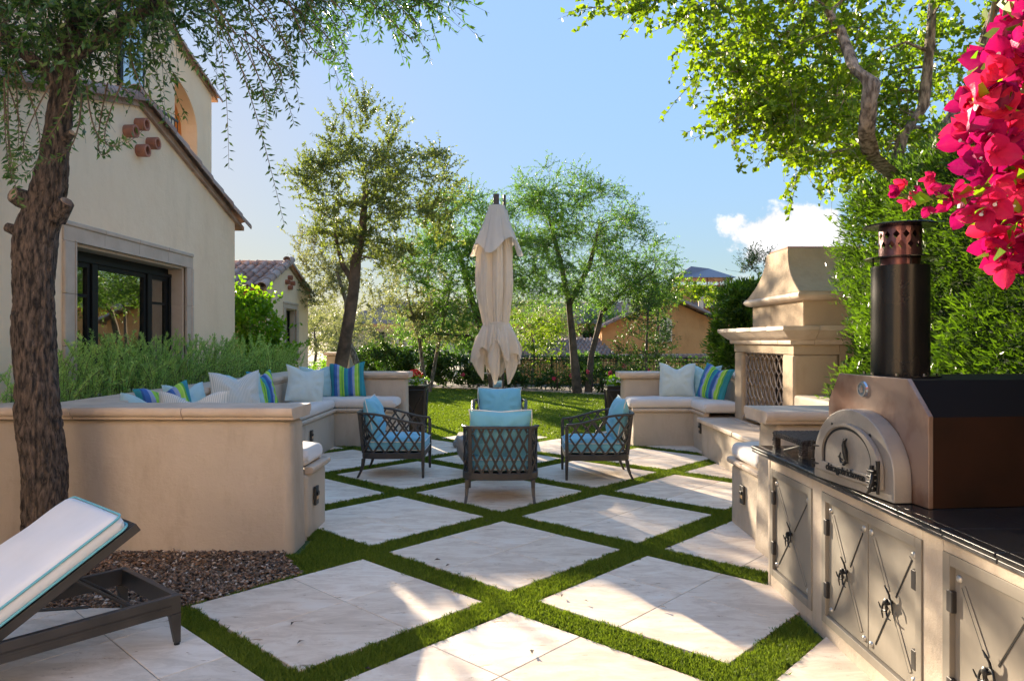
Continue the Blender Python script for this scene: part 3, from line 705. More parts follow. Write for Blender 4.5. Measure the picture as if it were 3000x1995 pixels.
c_ = [cushion('seat_cushion', -3.18, -1.62, 5.60, 6.10, .56, .69, LN),
      cushion('seat_cushion', -3.18, -2.60, 6.12, 8.28, .56, .69, LN),
      cushion('seat_cushion', -3.18, -2.60, 8.30, 10.43, .56, .69, LN),
      cushion('seat_cushion', -3.18, -1.72, 10.45, 11.02, .56, .69, LN),
      cushion('seat_cushion', 1.74, 3.18, 10.47, 11.02, .56, .69, LN),
      cushion('seat_cushion', 2.63, 3.18, 9.72, 10.45, .56, .69, LN),
      cushion('seat_cushion', 1.88, 2.98, 5.42, 6.10, .56, .69, LN)]
for o, l in zip(c_, ('cream seat cushion peeking past the end of the tall wall beside the tree', 'cream seat cushion on the left bench nearest the near wall, mostly hidden behind it',
                     'cream seat cushion on the left bench under the pale pillow by the inner corner', 'cream seat cushion on the far arm of the left bench under the striped pillow',
                     'cream seat cushion on the far arm of the right bench', 'cream seat cushion on the right bench touching the fireplace', 'cream seat cushion on the right stub beside the counter')):
    tag(o, l, 'cushion', 'bench seat cushions')

def pillow_mesh(wd, ht, T, chop, m, seed=0, conc=.07):
    r_ = random.Random(seed); ph = [r_.uniform(0, 6) for _ in range(6)]
    mb = MB(); n = 26
    for s in (1, -1):
        def F(a, b):
            u, v = a*2-1, b*2-1
            x = wd/2*u*(1-conc*(1-v*v)); z = ht/2*v*(1-conc*(1-u*u))
            t = ((1-abs(u)**2.6)*(1-abs(v)**2.6))**.55*T/2
            t *= 1-.35*chop*math.exp(-(u/.3)**2)*max(0, v)
            t += .004*math.sin(u*9+ph[0]+v*4)*(1-u*u)*(1-v*v)+.010*math.sin(math.atan2(v, u)*9+ph[1])*(math.hypot(u, v) > .5)*(1-abs(u)**3)*(1-abs(v)**3)
            z -= chop*ht*.115*math.exp(-(u/.42)**2)*max(0, v)**1.5+ht*.012*math.sin(u*4+ph[3])*max(0, v)
            x += .01*math.sin(v*3+ph[2])
            return (x, s*t, z) if s > 0 else (-x, s*t, z) if False else (x, s*t, z)
        k = len(mb.f); mb.grid(F, n, n)
        if s > 0:
            mb.f[k:] = [f[::-1] for f in mb.f[k:]]
    return mesh(mb, m, 180)
def pillow(label, x, y, z, face, wd=.5, ht=.5, T=.17, m='pale_pillow', lean=14, tilt=0, chop=1, seed=1, zrot=0):
    """face: direction (degrees from +X) that the pillow's front looks; it leans back against what is behind it"""
    o = bpy.data.objects.new('throw_pillow', pillow_mesh(wd, ht, T, chop, M[m], seed)); C.objects.link(o)
    f = R(face); q = Matrix.Translation((x, y, z))@Matrix.Rotation(f+math.pi/2, 4, 'Z')@Matrix.Rotation(R(-lean), 4, 'X')@Matrix.Rotation(R(tilt), 4, 'Y')@Matrix.Translation((0, 0, ht/2))
    o.matrix_world = q; tag(o, label, 'pillow', 'throw pillows on the benches'); return o
pillow('light blue pillow lowest at the left end of the near corner, behind the wall', -3.02, 5.83, .67, -60, m='aqua_pillow', ht=.46, seed=1, lean=22, tilt=8)
pillow('green and blue striped pillow tucked in the near corner behind the wall beside the rosemary', -2.97, 6.22, .69, -35, m='stripe', ht=.5, seed=2, tilt=-6)
pillow('white pinstriped pillow in the near corner with a dented top just above the wall', -2.66, 5.86, .68, -80, m='ticking', wd=.56, ht=.48, seed=3, chop=1.6, lean=18)
pillow('pale blue pillow hidden behind the pinstriped pillow in the near corner', -2.98, 6.62, .69, -20, m='aqua_pillow', seed=4, ht=.48)
pillow('large grey pinstriped pillow leaning on the left bench back below the rosemary', -2.90, 7.55, .69, -40, m='ticking', wd=.58, ht=.56, seed=5, chop=1.3)
pillow('pale blue pillow directly behind the large pinstriped pillow', -3.00, 8.05, .69, -35, m='aqua_pillow', seed=6)
pillow('blue and green striped pillow seen edge-on behind the pale blue one, mid bench', -2.98, 8.62, .69, -15, m='stripe', seed=7, ht=.52)
pillow('pale grey-green pillow slumped beside the inner corner of the left bench', -2.88, 9.85, .69, -50, m='pale_pillow', wd=.56, ht=.54, seed=8, tilt=10, lean=20)
pillow('light blue pillow in the inner corner behind the grey-green pillow', -2.94, 10.72, .69, -62, m='aqua_pillow', seed=9)
pillow('bright green and blue vertically striped pillow on the far arm of the left bench', -2.50, 10.80, .69, -85, m='stripe', wd=.54, ht=.54, seed=10, lean=12, tilt=-3)
pillow('pale aqua pillow with pointed corners on the far arm of the right bench', 2.52, 10.80, .69, -100, m='pale_pillow', wd=.55, ht=.54, seed=11, chop=1.3)
pillow('pale blue pillow in the corner of the right bench behind the striped one', 2.92, 10.82, .69, -125, m='aqua_pillow', seed=12)
pillow('blue and green striped pillow slanting against the right bench next to the fireplace', 2.86, 10.33, .69, -145, m='stripe', wd=.54, ht=.54, seed=13, tilt=10, lean=18)

# ================================================================== OUTDOOR FIREPLACE
fp = thing('outdoor_fireplace', 'tall stucco outdoor fireplace with flared chimney hood and woven iron screen', 'fireplace', (3.2, 8.7, 0))
FX, FY0, FY1 = 3.06, 7.70, 9.75
hearth = rbox([(2.60, 7.45), (3.5, 7.45), (3.5, 9.72), (2.60, 9.72)], -.1, .44, 'hearth', S_, fp, .03)
for k in range(3):
    for q in range(2):
        x0, x1 = ((2.54, 2.98), (2.985, 3.055))[q]
        y0 = 7.42+k*.782; part('hearth_stone', MB().box(x0, x1, y0, y0+.778, .442, .505), M['coping'], fp, bevel=.02 if q == 0 else .003)
# front: jambs and lintel round the opening
OY0, OY1, OZ = 8.03, 9.44, 1.41
part('jamb', MB().box(FX, FX+.5, FY0, OY0, .44, OZ), M['stucco_fire'], fp, bevel=.035, seg=3)
part('jamb', MB().box(FX, FX+.5, OY1, FY1, .44, OZ), M['stucco_fire'], fp, bevel=.035, seg=3)
part('lintel', MB().box(FX, FX+.5, FY0, FY1, OZ-.001, 1.56), M['stucco_fire'], fp)
part('body', MB().box(FX+.02, FX+1.3, FY0+.003, FY1-.003, .44, 1.555).f and MB().box(FX+.505, FX+1.3, FY0+.002, FY1-.002, .44, 1.56), M['stucco_fire'], fp)
part('firebox', MB().box(FX+.45, FX+.5, OY0-.002, OY1+.002, .506, OZ), simple('sooty_firebrick', (.02, .016, .013), (.045, .035, .03), .95, 12), fp)
cp = [(0, 0), (.04, 0), (.05, .02), (.05, .05), (.075, .06), (.12, .10), (.16, .14), (.18, .155), (.18, .20), (.0, .20)]
cor = [(FX, FY1+.0), (FX, FY0), (FX+1.3, FY0)]
def ring_coping(parent, path, z, prof, piece, name): coping(parent, path, z, 0, piece, name=name, half=prof)
ring_coping(fp, [(FX+1.0, FY1), (FX, FY1), (FX, FY0), (FX+1.3, FY0)], 1.515, [(a, b) for a, b in cp], .55, 'cornice_stone')
part('mantel_top', MB().box(FX-.02, FX+1.3, FY0-.02, FY1+.02, 1.64, 1.708), M['coping'], fp)
BX, BY0, BY1 = 3.25, 7.90, 9.57
part('chimney_base', MB().box(BX, BX+1.1, BY0, BY1, 1.70, 2.02), M['stucco_fire'], fp, bevel=.012)
roll = [(-.05, 0), (.03, 0), (.07, .015), (.095, .045), (.095, .065), (.07, .095), (.03, .11), (-.05, .11)]
ring_coping(fp, [(BX+1.0, BY1), (BX, BY1), (BX, BY0), (BX+1.1, BY0)], 2.01, roll, .6, 'moulding_stone')
mb = MB(); ks = 14
rings = []
for i in range(ks+1):
    f = i/ks; fl = (1-f)**2.3; z = 2.10+.55*f+.0
    hy = .36+.48*fl+.05*(1-f); yx = 8.70; xf = BX-.03+.03*f+(-.05)*fl
    rings.append([(xf, yx-hy, z), (BX+1.1, yx-hy, z), (BX+1.1, yx+hy, z), (xf, yx+hy, z)])
for i in range(ks): mb.hexa(rings[i], rings[i+1]) if False else None
vs = [p for r_ in rings for p in r_]; fs = [(i*4+j, i*4+(j+1) % 4, (i+1)*4+(j+1) % 4, (i+1)*4+j) for i in range(ks) for j in range(4)]+[(0, 3, 2, 1), tuple(ks*4+q for q in range(4))]
part('chimney_hood', MB().add(vs, fs), M['stucco_fire'], fp, smooth=35, bevel=.012)
part('chimney_cap', MB().box(BX+.02, BX+1.0, 8.40, 9.0, 2.652, 2.675), M['terracotta'], fp, bevel=.01)
# woven screen: wavy wires with knots
scr = MB(); ny, zt, zb = 9, OZ-.012, .53
Wd = OY1-OY0-.04; cw_ = Wd/ny; ch = .155; nz = int((zt-zb)/ch)
for s in range(-nz-1, ny+nz+2):
    for dr in (1, -1):
        pts = []
        for q in range(0, nz*2+1):
            y = OY0+.02+(s*cw_)+dr*q*cw_/2 if True else 0; z = zb+q*(zt-zb)/(nz*2)
            if OY0+.015 <= y <= OY1-.015: pts.append((FX+.06+(.006 if q % 2 else -.006)*dr, y, z))
        if len(pts) > 1: scr.tube(pts, .008, 5)
sc_ = thing('fire_screen', 'woven wrought iron diamond mesh screen standing in the fireplace opening', 'screen', (FX+.06, 8.7, .51))
part('wire_mesh', scr, M['iron'], sc_, kind='stuff')
fr = MB()
for a, b in (((OY0+.015, zb), (OY0+.015, zt)), ((OY1-.015, zb), (OY1-.015, zt)), ((OY0+.015, zt), (OY1-.015, zt)), ((OY0+.015, zb), (OY1-.015, zb))):
    fr.tube([(FX+.06, a[0], a[1]), (FX+.06, b[0], b[1])], .010, 6)
part('frame', fr, M['iron'], sc_)
for y in (OY0+.06, OY1-.06):
    part('foot_scroll', MB().tube([(FX+.03+.035*math.cos(t), y, .545+.03*math.sin(t)) for t in np.linspace(0, 5.2, 12)], .008, 6), M['iron'], sc_)

# ================================================================== OUTDOOR KITCHEN
KX = 1.655
kt = thing('outdoor_kitchen_counter', 'stucco outdoor kitchen counter with black stone top and grey steel doors', 'counter', (2.1, 2.5, 0))
CY0, CY1, CZ = .2, 4.60, .815
S2 = M['stucco_bench']
opens = [(3.905, 4.53, .07, .745), (2.855, 3.775, .07, .757), (1.78, 2.715, .07, .757), (.70, 1.62, .07, .757)]
part('core', MB().box(KX+.09, KX+.85, CY0+.02, CY1-.03, -.1, CZ-.002), S2, kt)
ys = [CY1]+[v for o_ in opens for v in (o_[1], o_[0])]+[CY0]
for a, b in zip(ys[0::2], ys[1::2]):
    part('pier', MB().box(KX, KX+.088, b, a, -.1, CZ), S2, kt, bevel=.006 if a < 4.5 else .03, seg=3)
for y0, y1, z0, z1 in opens:
    part('header', MB().box(KX+.0008, KX+.087, y0+.0005, y1-.0005, z1, CZ-.001), S2, kt)
    part('plinth', MB().box(KX+.0008, KX+.087, y0+.0005, y1-.0005, -.1, z0), S2, kt)
part('end_face', MB().box(KX+.02, KX+.85, CY1-.05, CY1-.0, -.1, CZ-.001), S2, kt, bevel=.02)
# black tiled top with joints, doubled bullnose edge
yt = 4.755; n_t = 15; tl = (yt-.25)/n_t
for k in range(n_t):
    y1 = yt-k*tl; y0 = y1-tl+.002
    part('edge_tile', MB().box(KX-.045, KX-.005, y0, y1, CZ+.001, CZ+.019), M['granite_edge'], kt, bevel=.004, seg=1)
    part('edge_tile', MB().box(KX-.050, KX-.005, y0, y1, CZ+.021, CZ+.041), M['granite'], kt, bevel=.006, seg=2)
    for q in range(3):
        x0 = KX-.003+q*.305
        part('top_tile', MB().box(x0, x0+.3035, y0, y1, CZ+.022, CZ+.041), M['granite'], kt, bevel=.0015, seg=1)
part('top_bed', MB().box(KX-.003, KX+.91, .26, yt-.002, CZ+.001, CZ+.036), M['granite_edge'], kt)
# doors in the plane x = KX
def door(y0, y1, z0, z1, hinge_far, parent, label=None, knocker=True):
    X = KX+.012
    d = part('door', MB().box(X, X+.03, y0, y1, z0, z1), M['cab'], parent, bevel=.003, seg=1, label=label)
    ym, zm = (y0+y1)/2, (z0+z1)/2
    iy, iz = .055, .055
    for a, b in (((y0+iy, z0+iz), (y1-iy, z1-iz)), ((y0+iy, z1-iz), (y1-iy, z0+iz))):   # crossed bars with a dark strip along the lower edge
        A = Vector((X-.0145, *a)); B = Vector((X-.0145, *b)); t = (B-A).normalized(); n_ = Vector((0, -t.z, t.y))
        m_ = (A+B)/2
        for P, Q in ((A, m_-t*.045), (m_+t*.045, B)):
            sh = MB().add([], [])
            for off, wd, col, dx0 in ((-.012, .003, 'metal_black', -.005), ):
                c0 = [P+n_*off, Q+n_*off]; q = [c0[0]-n_*wd, c0[1]-n_*wd, c0[1]+n_*wd, c0[0]+n_*wd]
                sh.hexa([(X-.0022, p.y, p.z) for p in q], [(X+.001, p.y, p.z) for p in q])
            part('cross_dark_strip', sh, M['metal_black'], d)
            q = [P-n_*.009, Q-n_*.009, Q+n_*.011, P+n_*.011]
            bar = MB().hexa([(X-.0035, p.y, p.z) for p in q], [(X+.001, p.y, p.z) for p in q]); part('cross_bar', bar, M['cab'], d, bevel=.001, seg=1)
    for y in (y0+.03, y1-.03):
        for z in (z0+.035, z1-.035):
            part('rivet', MB().tube([(X+.001, y, z), (X-.006, y, z), (X-.010, y, z)], [.015, .013, .006], 12), M['rivet'], d, smooth=60)
    hy = y1 if hinge_far else y0
    for z in (z0+.13, z1-.13):
        part('hinge', MB().box(X-.020, X+.002, hy-.012, hy+.024, z-.042, z+.042), M['cab_dark'], d, bevel=.005)
    # twig-like pull: knob and curled branches
    ky = y0+.32*(y1-y0) if not hinge_far else ym; ky = ym
    mb = MB(); mb.tube([(X, ky, zm), (X-.03, ky, zm), (X-.036, ky, zm)], [.010, .016, .008], 10)
    for s in range(5):
        a0 = s*1.3+.5; pts = [(X-.026, ky+.010*math.cos(a0), zm+.010*math.sin(a0))]
        for q in range(1, 6):
            a1 = a0+q*.34*(1 if s % 2 else -1); rr = .012+q*.013
            pts.append((X-.024+.004*math.sin(q), ky+rr*math.cos(a1)*.8, zm-.006+rr*math.sin(a1)))
        mb.tube(pts, [.0055, .005, .005, .0045, .004, .0025], 6)
    part('twig_pull', mb, M['metal_black'], d, smooth=60)
    return d
for k, (y0, y1, z0, z1) in enumerate(opens):
    f_ = .045; fr = part('door_frame', MB().box(KX-.006, KX+.03, y0, y0+f_, z0, z1), M['cab'], kt, bevel=.002, seg=1)
    for b in ((y1-f_, y1, z0, z1), (y0+f_+.0005, y1-f_-.0005, z0, z0+f_), (y0+f_+.0005, y1-f_-.0005, z1-f_, z1)):
        part('rail', MB().box(KX-.006, KX+.03, *b), M['cab'], fr, bevel=.002, seg=1)
    part('shadow_gap', MB().box(KX+.045, KX+.06, y0, y1, z0, z1), M['metal_black'], kt)
    a, b = y0+f_+.004, y1-f_-.004; za, zb_ = z0+f_+.004, z1-f_-.004
    if k == 0: door(a, b, za, zb_, True, kt, 'single narrow steel door nearest the bench')
    else:
        m_ = (a+b)/2; door(m_+.003, b, za, zb_, True, kt); door(a, m_-.003, za, zb_, False, kt)

# ---- pizza oven
ov = thing('pizza_oven', 'copper brown steel pizza oven with arched cast door and tall black flue', 'oven', (1.657, 3.708, CZ+.041), R(180+6.0)-math.pi/2-R(90)+R(90))
ov.rotation_euler = (0, 0, 0)
# oven front frame: s runs along the front from far (0) to near (.762), t into the body, up h
A_ = Vector((1.657, 3.708, CZ+.043)); E_ = Vector((1.736-1.657, 2.952-3.708, 0)); OWD = E_.length; E_.normalize(); I_ = Vector((-E_.y, E_.x, 0))
def O(s, t, h): return tuple(A_+E_*s+I_*t+Vector((0, 0, h)))
prof = [(0, 0), (0, .385), (.095, .535), (.625, .535), (OWD, .385), (OWD, 0)]
def oprism(pr, t0, t1, mb=None):
    mb = mb or MB(); n = len(pr)
    return mb.add([O(a, t0, h) for a, h in pr]+[O(a, t1, h) for a, h in pr], [tuple(range(n)), tuple(range(n, 2*n))[::-1]]+[(i, n+i, n+(i+1) % n, (i+1) % n) for i in range(n)])
part('front_plate', oprism(prof, 0, .022), M['oven_face'], ov, bevel=.003, seg=2)
e = .008; body = [(e, 0), (e, .380), (.10, .528), (.62, .528), (OWD-e, .380), (OWD-e, 0)]
OD = 1.0
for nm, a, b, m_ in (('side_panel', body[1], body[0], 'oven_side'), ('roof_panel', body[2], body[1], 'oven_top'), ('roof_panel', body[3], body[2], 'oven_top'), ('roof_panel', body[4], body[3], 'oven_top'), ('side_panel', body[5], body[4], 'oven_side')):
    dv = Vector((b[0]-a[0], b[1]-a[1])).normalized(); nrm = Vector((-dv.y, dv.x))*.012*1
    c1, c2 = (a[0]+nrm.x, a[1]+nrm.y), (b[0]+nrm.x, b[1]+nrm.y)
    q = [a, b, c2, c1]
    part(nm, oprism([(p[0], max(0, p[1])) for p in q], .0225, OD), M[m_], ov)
part('back_plate', oprism(body, OD+.0005, OD+.01), M['oven_top'], ov)
def arch(w_, hs, ht, n=28):   # half-ellipse arch on short straight sides, centred at AC
    AC = .335; pts = [(AC-w_, 0), (AC-w_, hs)]
    pts += [(AC-w_*math.cos(math.pi*i/n), hs+(ht-hs)*math.sin(math.pi*i/n)) for i in range(1, n)]
    return pts+[(AC+w_, hs), (AC+w_, 0)]
def raised(pr, h0): return [(a, h+h0) for a, h in pr]
part('door_surround', oprism(arch(.325, .09, .375), -.085, -.0005), M['cast'], ov, bevel=.006, seg=2)
dr = part('oven_door', oprism(raised(arch(.262, .07, .262), .045), -.103, -.086), M['cast'], ov, bevel=.003, seg=1)
def ring(o_, i_, t0, t1):
    n = len(o_); mb = MB()
    mb.add([O(a, t0, h) for a, h in o_]+[O(a, t0, h) for a, h in i_]+[O(a, t1, h) for a, h in o_]+[O(a, t1, h) for a, h in i_],
           [(i, i+1, n+i+1, n+i) for i in range(n-1)]+[(2*n+i, i, i+1, 2*n+i+1)[::-1] for i in range(n-1)]+[(n+i, 3*n+i, 3*n+i+1, n+i+1)[::-1] for i in range(n-1)]); return mb
part('door_ridge', ring(raised(arch(.262, .07, .262), .045), raised(arch(.205, .05, .200), .095), -.112, -.1035), M['cast'], dr, smooth=40)
part('recess_line', ring(raised(arch(.200, .05, .196), .093), raised(arch(.188, .05, .182), .095), -.1045, -.1032), M['metal_black'], dr)
part('door_strip', oprism([(.085, .052), (.585, .052), (.585, .098), (.085, .098)], -.1125, -.1035), M['cast'], dr, bevel=.002, seg=1)
# lettering and emblem
def text_on(txt, size, parent, s0, h, t, m_, name, depth=.002, squeeze=1):
    cu = bpy.data.curves.new('lettering', 'FONT'); cu.body = txt; cu.size = size; cu.extrude = depth; cu.align_x = 'CENTER'; cu.offset = size*.02
    to = bpy.data.objects.new('tmp', cu); me = bpy.data.meshes.new_from_object(to); bpy.data.objects.remove(to)
    off = world_off(parent); me.materials.append(m_)
    for v in me.vertices:
        p = Vector(O(s0+v.co.x*squeeze, t-v.co.z, h+v.co.y))-off; v.co = p
    o = bpy.data.objects.new(name, me); C.objects.link(o); o.parent = parent; return o
# s grows to the viewer's right when seen from the patio
text_on('chicagobrickoven', .050, dr, .335, .064, -.1150, M['metal_black'], 'lettering', squeeze=.92)
em = MB()
def flame(pts, r):
    em.tube([O(.335+a, -.116, .155+h) for a, h in pts], r, 6)
flame([(-.012, .075), (.006, .072), (.020, .082)], [.003, .008, .004])
flame([(.002, .082), (-.004, .05), (.006, .02), (.014, -.012), (.028, -.030)], [.005, .010, .013, .010, .004])
flame([(.020, -.020), (-.004, -.040), (-.028, -.032), (-.038, -.008), (-.030, .012)], [.008, .009, .006, .005, .003])
flame([(-.050, -.010), (-.030, -.016), (-.012, -.022)], [.003, .004, .003])
part('emblem', em, M['metal_black'], dr, smooth=60)
bd = part('badge', MB().tube([O(.305, -.0005, .468), O(.305, -.009, .468)], [.040, .036], 24), M['steel'], ov, smooth=40)
rg = MB(); rg.tube([O(.305+.032*math.cos(t), -.010, .468+.032*math.sin(t)) for t in np.linspace(0, 2*math.pi, 25)], .0022, 5)
rg.tube([O(.305, -.010, .450), O(.300, -.011, .470), O(.305, -.010, .488)], [.006, .008, .003], 6)
part('badge_relief', rg, M['cast'], bd)
lt = MB()
for a, b in (((.565, .035), (.565, .150)), ):
    lt.tube([O(a[0], -.125, a[1]), O(b[0], -.125, b[1])], .010, 8)
for h in (.05, .075, .10, .125): lt.tube([O(.545, -.128, h), O(.590, -.128, h)], [.009, .011], 8)
lt.tube([O(.575, -.13, .115), O(.60, -.15, .08), O(.595, -.155, .045), O(.57, -.15, .03)], [.008, .009, .008, .006], 8)
lt.tube([O(.60, -.12, .03), O(.605, -.12, .10), O(.60, -.12, .175)], [.007, .006, .010], 8)
part('latch', lt, M['metal_black'], dr, smooth=60)
lt = MB()
for h in (.075, .165):
    lt.tube([O(.05, -.112, h-.022), O(.05, -.112, h+.022)], .010, 8); lt.tube([O(.05, -.112, h), O(.105, -.110, h+.004)], [.008, .004], 6)
lt.tube([O(.05, -.112, .06), O(.05, -.112, .19)], .0045, 6)
part('hinge', lt, M['metal_black'], dr, smooth=60)
for a, h in ((.18, .285), (.49, .270)):
    part('bolt_hole', MB().tube([O(a, -.0865, h), O(a, -.0852, h)], .010, 12), M['metal_black'], ov)
# flue
fl_ = thing('oven_flue', 'black chimney pipe with two round plates and a diamond pierced collar above the pizza oven', 'chimney pipe', (1.88, 3.44, 1.39))
FXc, FYc, fz = 1.885, 3.44, 1.388
part('base_flange', MB().lathe([(.175, 0), (.175, .006), (.13, .010)], FXc, FYc, 40, fz), M['flue'], fl_, smooth=40)
for k in range(8):
    a = k*math.pi/4+.2; part('flange_bolt', MB().tube([(FXc+.155*math.cos(a), FYc+.155*math.sin(a), fz+.006), (FXc+.155*math.cos(a), FYc+.155*math.sin(a), fz+.018)], .007, 6), M['steel'], fl_)
part('pipe', MB().lathe([(.128, .0105), (.128, .530), (.120, .532)], FXc, FYc, 56, fz), M['flue'], fl_, smooth=40)
part('inner_pipe', MB().lathe([(.088, .5325), (.088, .60)], FXc, FYc, 40, fz), M['flue_red'], fl_, smooth=40)
part('lower_plate', MB().lathe([(.158, .566), (.158, .571), (.09, .574)], FXc, FYc, 48, fz), M['flue'], fl_, smooth=40)
for k in range(3):
    a = k*2.1+.4; part('spacer', MB().tube([(FXc+.118*math.cos(a), FYc+.118*math.sin(a), fz+.53), (FXc+.118*math.cos(a), FYc+.118*math.sin(a), fz+.567)], .004, 6), M['flue'], fl_)
col = MB(); nc, rr_ = 14, .094; zr = [.578, .600, .652, .704, .715]
def cylp(a, z, r_=rr_): return (FXc+r_*math.cos(a), FYc+r_*math.sin(a), fz+z)
da = 2*math.pi/nc
for r2 in (rr_, rr_-.003):
    for k in range(nc):
        a0 = k*da; K = 4
        for z0, z1 in ((.578, .606), (.702, .716)):
            for q in range(K): col.add([cylp(a0+q*da/K, z0, r2), cylp(a0+(q+1)*da/K, z0, r2), cylp(a0+(q+1)*da/K, z1, r2), cylp(a0+q*da/K, z1, r2)], [(0, 1, 2, 3)])
        for row in range(2):
            z0, z1 = .606+row*.048, .654+row*.048; zc = (z0+z1)/2; aa = a0+row*da/2; hz, ha = .019, da*.36
            D = [cylp(aa+da/2, zc-hz, r2), cylp(aa+da/2+ha, zc, r2), cylp(aa+da/2, zc+hz, r2), cylp(aa+da/2-ha, zc, r2)]
            Q = [cylp(aa, z0, r2), cylp(aa+da/2, z0, r2), cylp(aa+da, z0, r2), cylp(aa+da, zc, r2), cylp(aa+da, z1, r2), cylp(aa+da/2, z1, r2), cylp(aa, z1, r2), cylp(aa, zc, r2)]
            col.add(D+Q, [(4, 5, 0, 3), (5, 6, 1, 0), (6, 7, 1), (7, 8, 1), (8, 9, 2, 1), (9, 10, 3, 2), (10, 11, 3), (11, 4, 3)])
part('pierced_collar', col, M['flue_red'], fl_)
part('top_plate', MB().lathe([(.10, .716), (.158, .722), (.162, .727), (.158, .730), (.03, .742)], FXc, FYc, 48, fz), M['flue'], fl_, smooth=30)

# ---- wicker riser on the counter
wk = thing('wicker_stand', 'dark woven wicker stand with open side on the black counter behind the oven', 'wicker stand', (1.9, 4.55, CZ+.042))
wz = CZ+.043
def wov(x0, x1, y0, y1, z0, z1):
    mb = MB(); s = .014
    nx, ny, nz_ = (max(1, round((b-a)/s)) for a, b in ((x0, x1), (y0, y1), (z0, z1)))
    def bump_(cx, cy, cz, ax, ph):
        h = .0045; w_ = s*.48
        o = {0: (h, w_, w_*.8), 1: (w_, h, w_*.8), 2: (w_, w_*.8, h)}[ax]
        mb.box(cx-o[0], cx+o[0], cy-o[1], cy+o[1], cz-o[2], cz+o[2])
    for i in range(nx):
        for j in range(ny): bump_(x0+(i+.5)*s, y0+(j+.5)*s, z1+(.001 if (i+j) % 2 else -.002), 2, 0)
        for k in range(nz_): bump_(x0+(i+.5)*s, y0-(.001 if (i+k) % 2 else -.002), z0+(k+.5)*s, 1, 0)
    for j in range(ny):
        for k in range(nz_): bump_(x0-(.001 if (j+k) % 2 else -.002), y0+(j+.5)*s, z0+(k+.5)*s, 0, 0)
    mb.box(x0, x1, y0, y1, z0, z1); return mb
part('top', wov(1.72, 2.30, 4.20, 4.66, wz+.075, wz+.105), M['wicker_m'], wk, kind='stuff')
for x, y in ((1.72, 4.20), (1.72, 4.625), (2.265, 4.20), (2.265, 4.625)):
    part('leg', wov(x, x+.035, y, y+.035, wz, wz+.074), M['wicker_m'], wk, kind='stuff')
part('brace', MB().tube([(1.74, 4.24, wz+.072), (1.74, 4.52, wz+.004)], .007, 6), M['wicker_m'], wk)

# ================================================================== LOUNGE CHAIRS (built facing +y)
BZ = M['metal_bronze']
def chair_path():
    pts = [(-.335, .36), (-.350, .10), (-.358, -.12), (-.350, -.22), (-.328, -.285), (-.285, -.325), (-.20, -.345), (0, -.356)]
    full = pts+[(-x, y) for x, y in pts[::-1][1:]]
    P = [Vector((x, y, 0)) for x, y in full]; Ls = [0]
    for a, b in zip(P[:-1], P[1:]): Ls.append(Ls[-1]+(b-a).length)
    return P, Ls
CP, CL = chair_path(); CT_ = CL[-1]
def cpt(s):
    s = min(max(s, 0), CT_)
    for i in range(len(CP)-1):
        if s <= CL[i+1]: return CP[i].lerp(CP[i+1], (s-CL[i])/(CL[i+1]-CL[i]))
    return CP[-1].copy()
def rail_z(s):
    d = min(s, CT_-s)/(CT_/2); f = min(1, d/.62); f = f*f*(3-2*f); return .615+.115*f
def lean_(s, z):      # the back leans outwards a little with height
    p = cpt(s); d = min(s, CT_-s)/(CT_/2); q = p*(1+0)+Vector((0, -.055*max(0, min(1, (d-.45)/.3))*(z-.27)/.45, 0)); return Vector((q.x*(1+.03*(z-.27)), q.y, z))
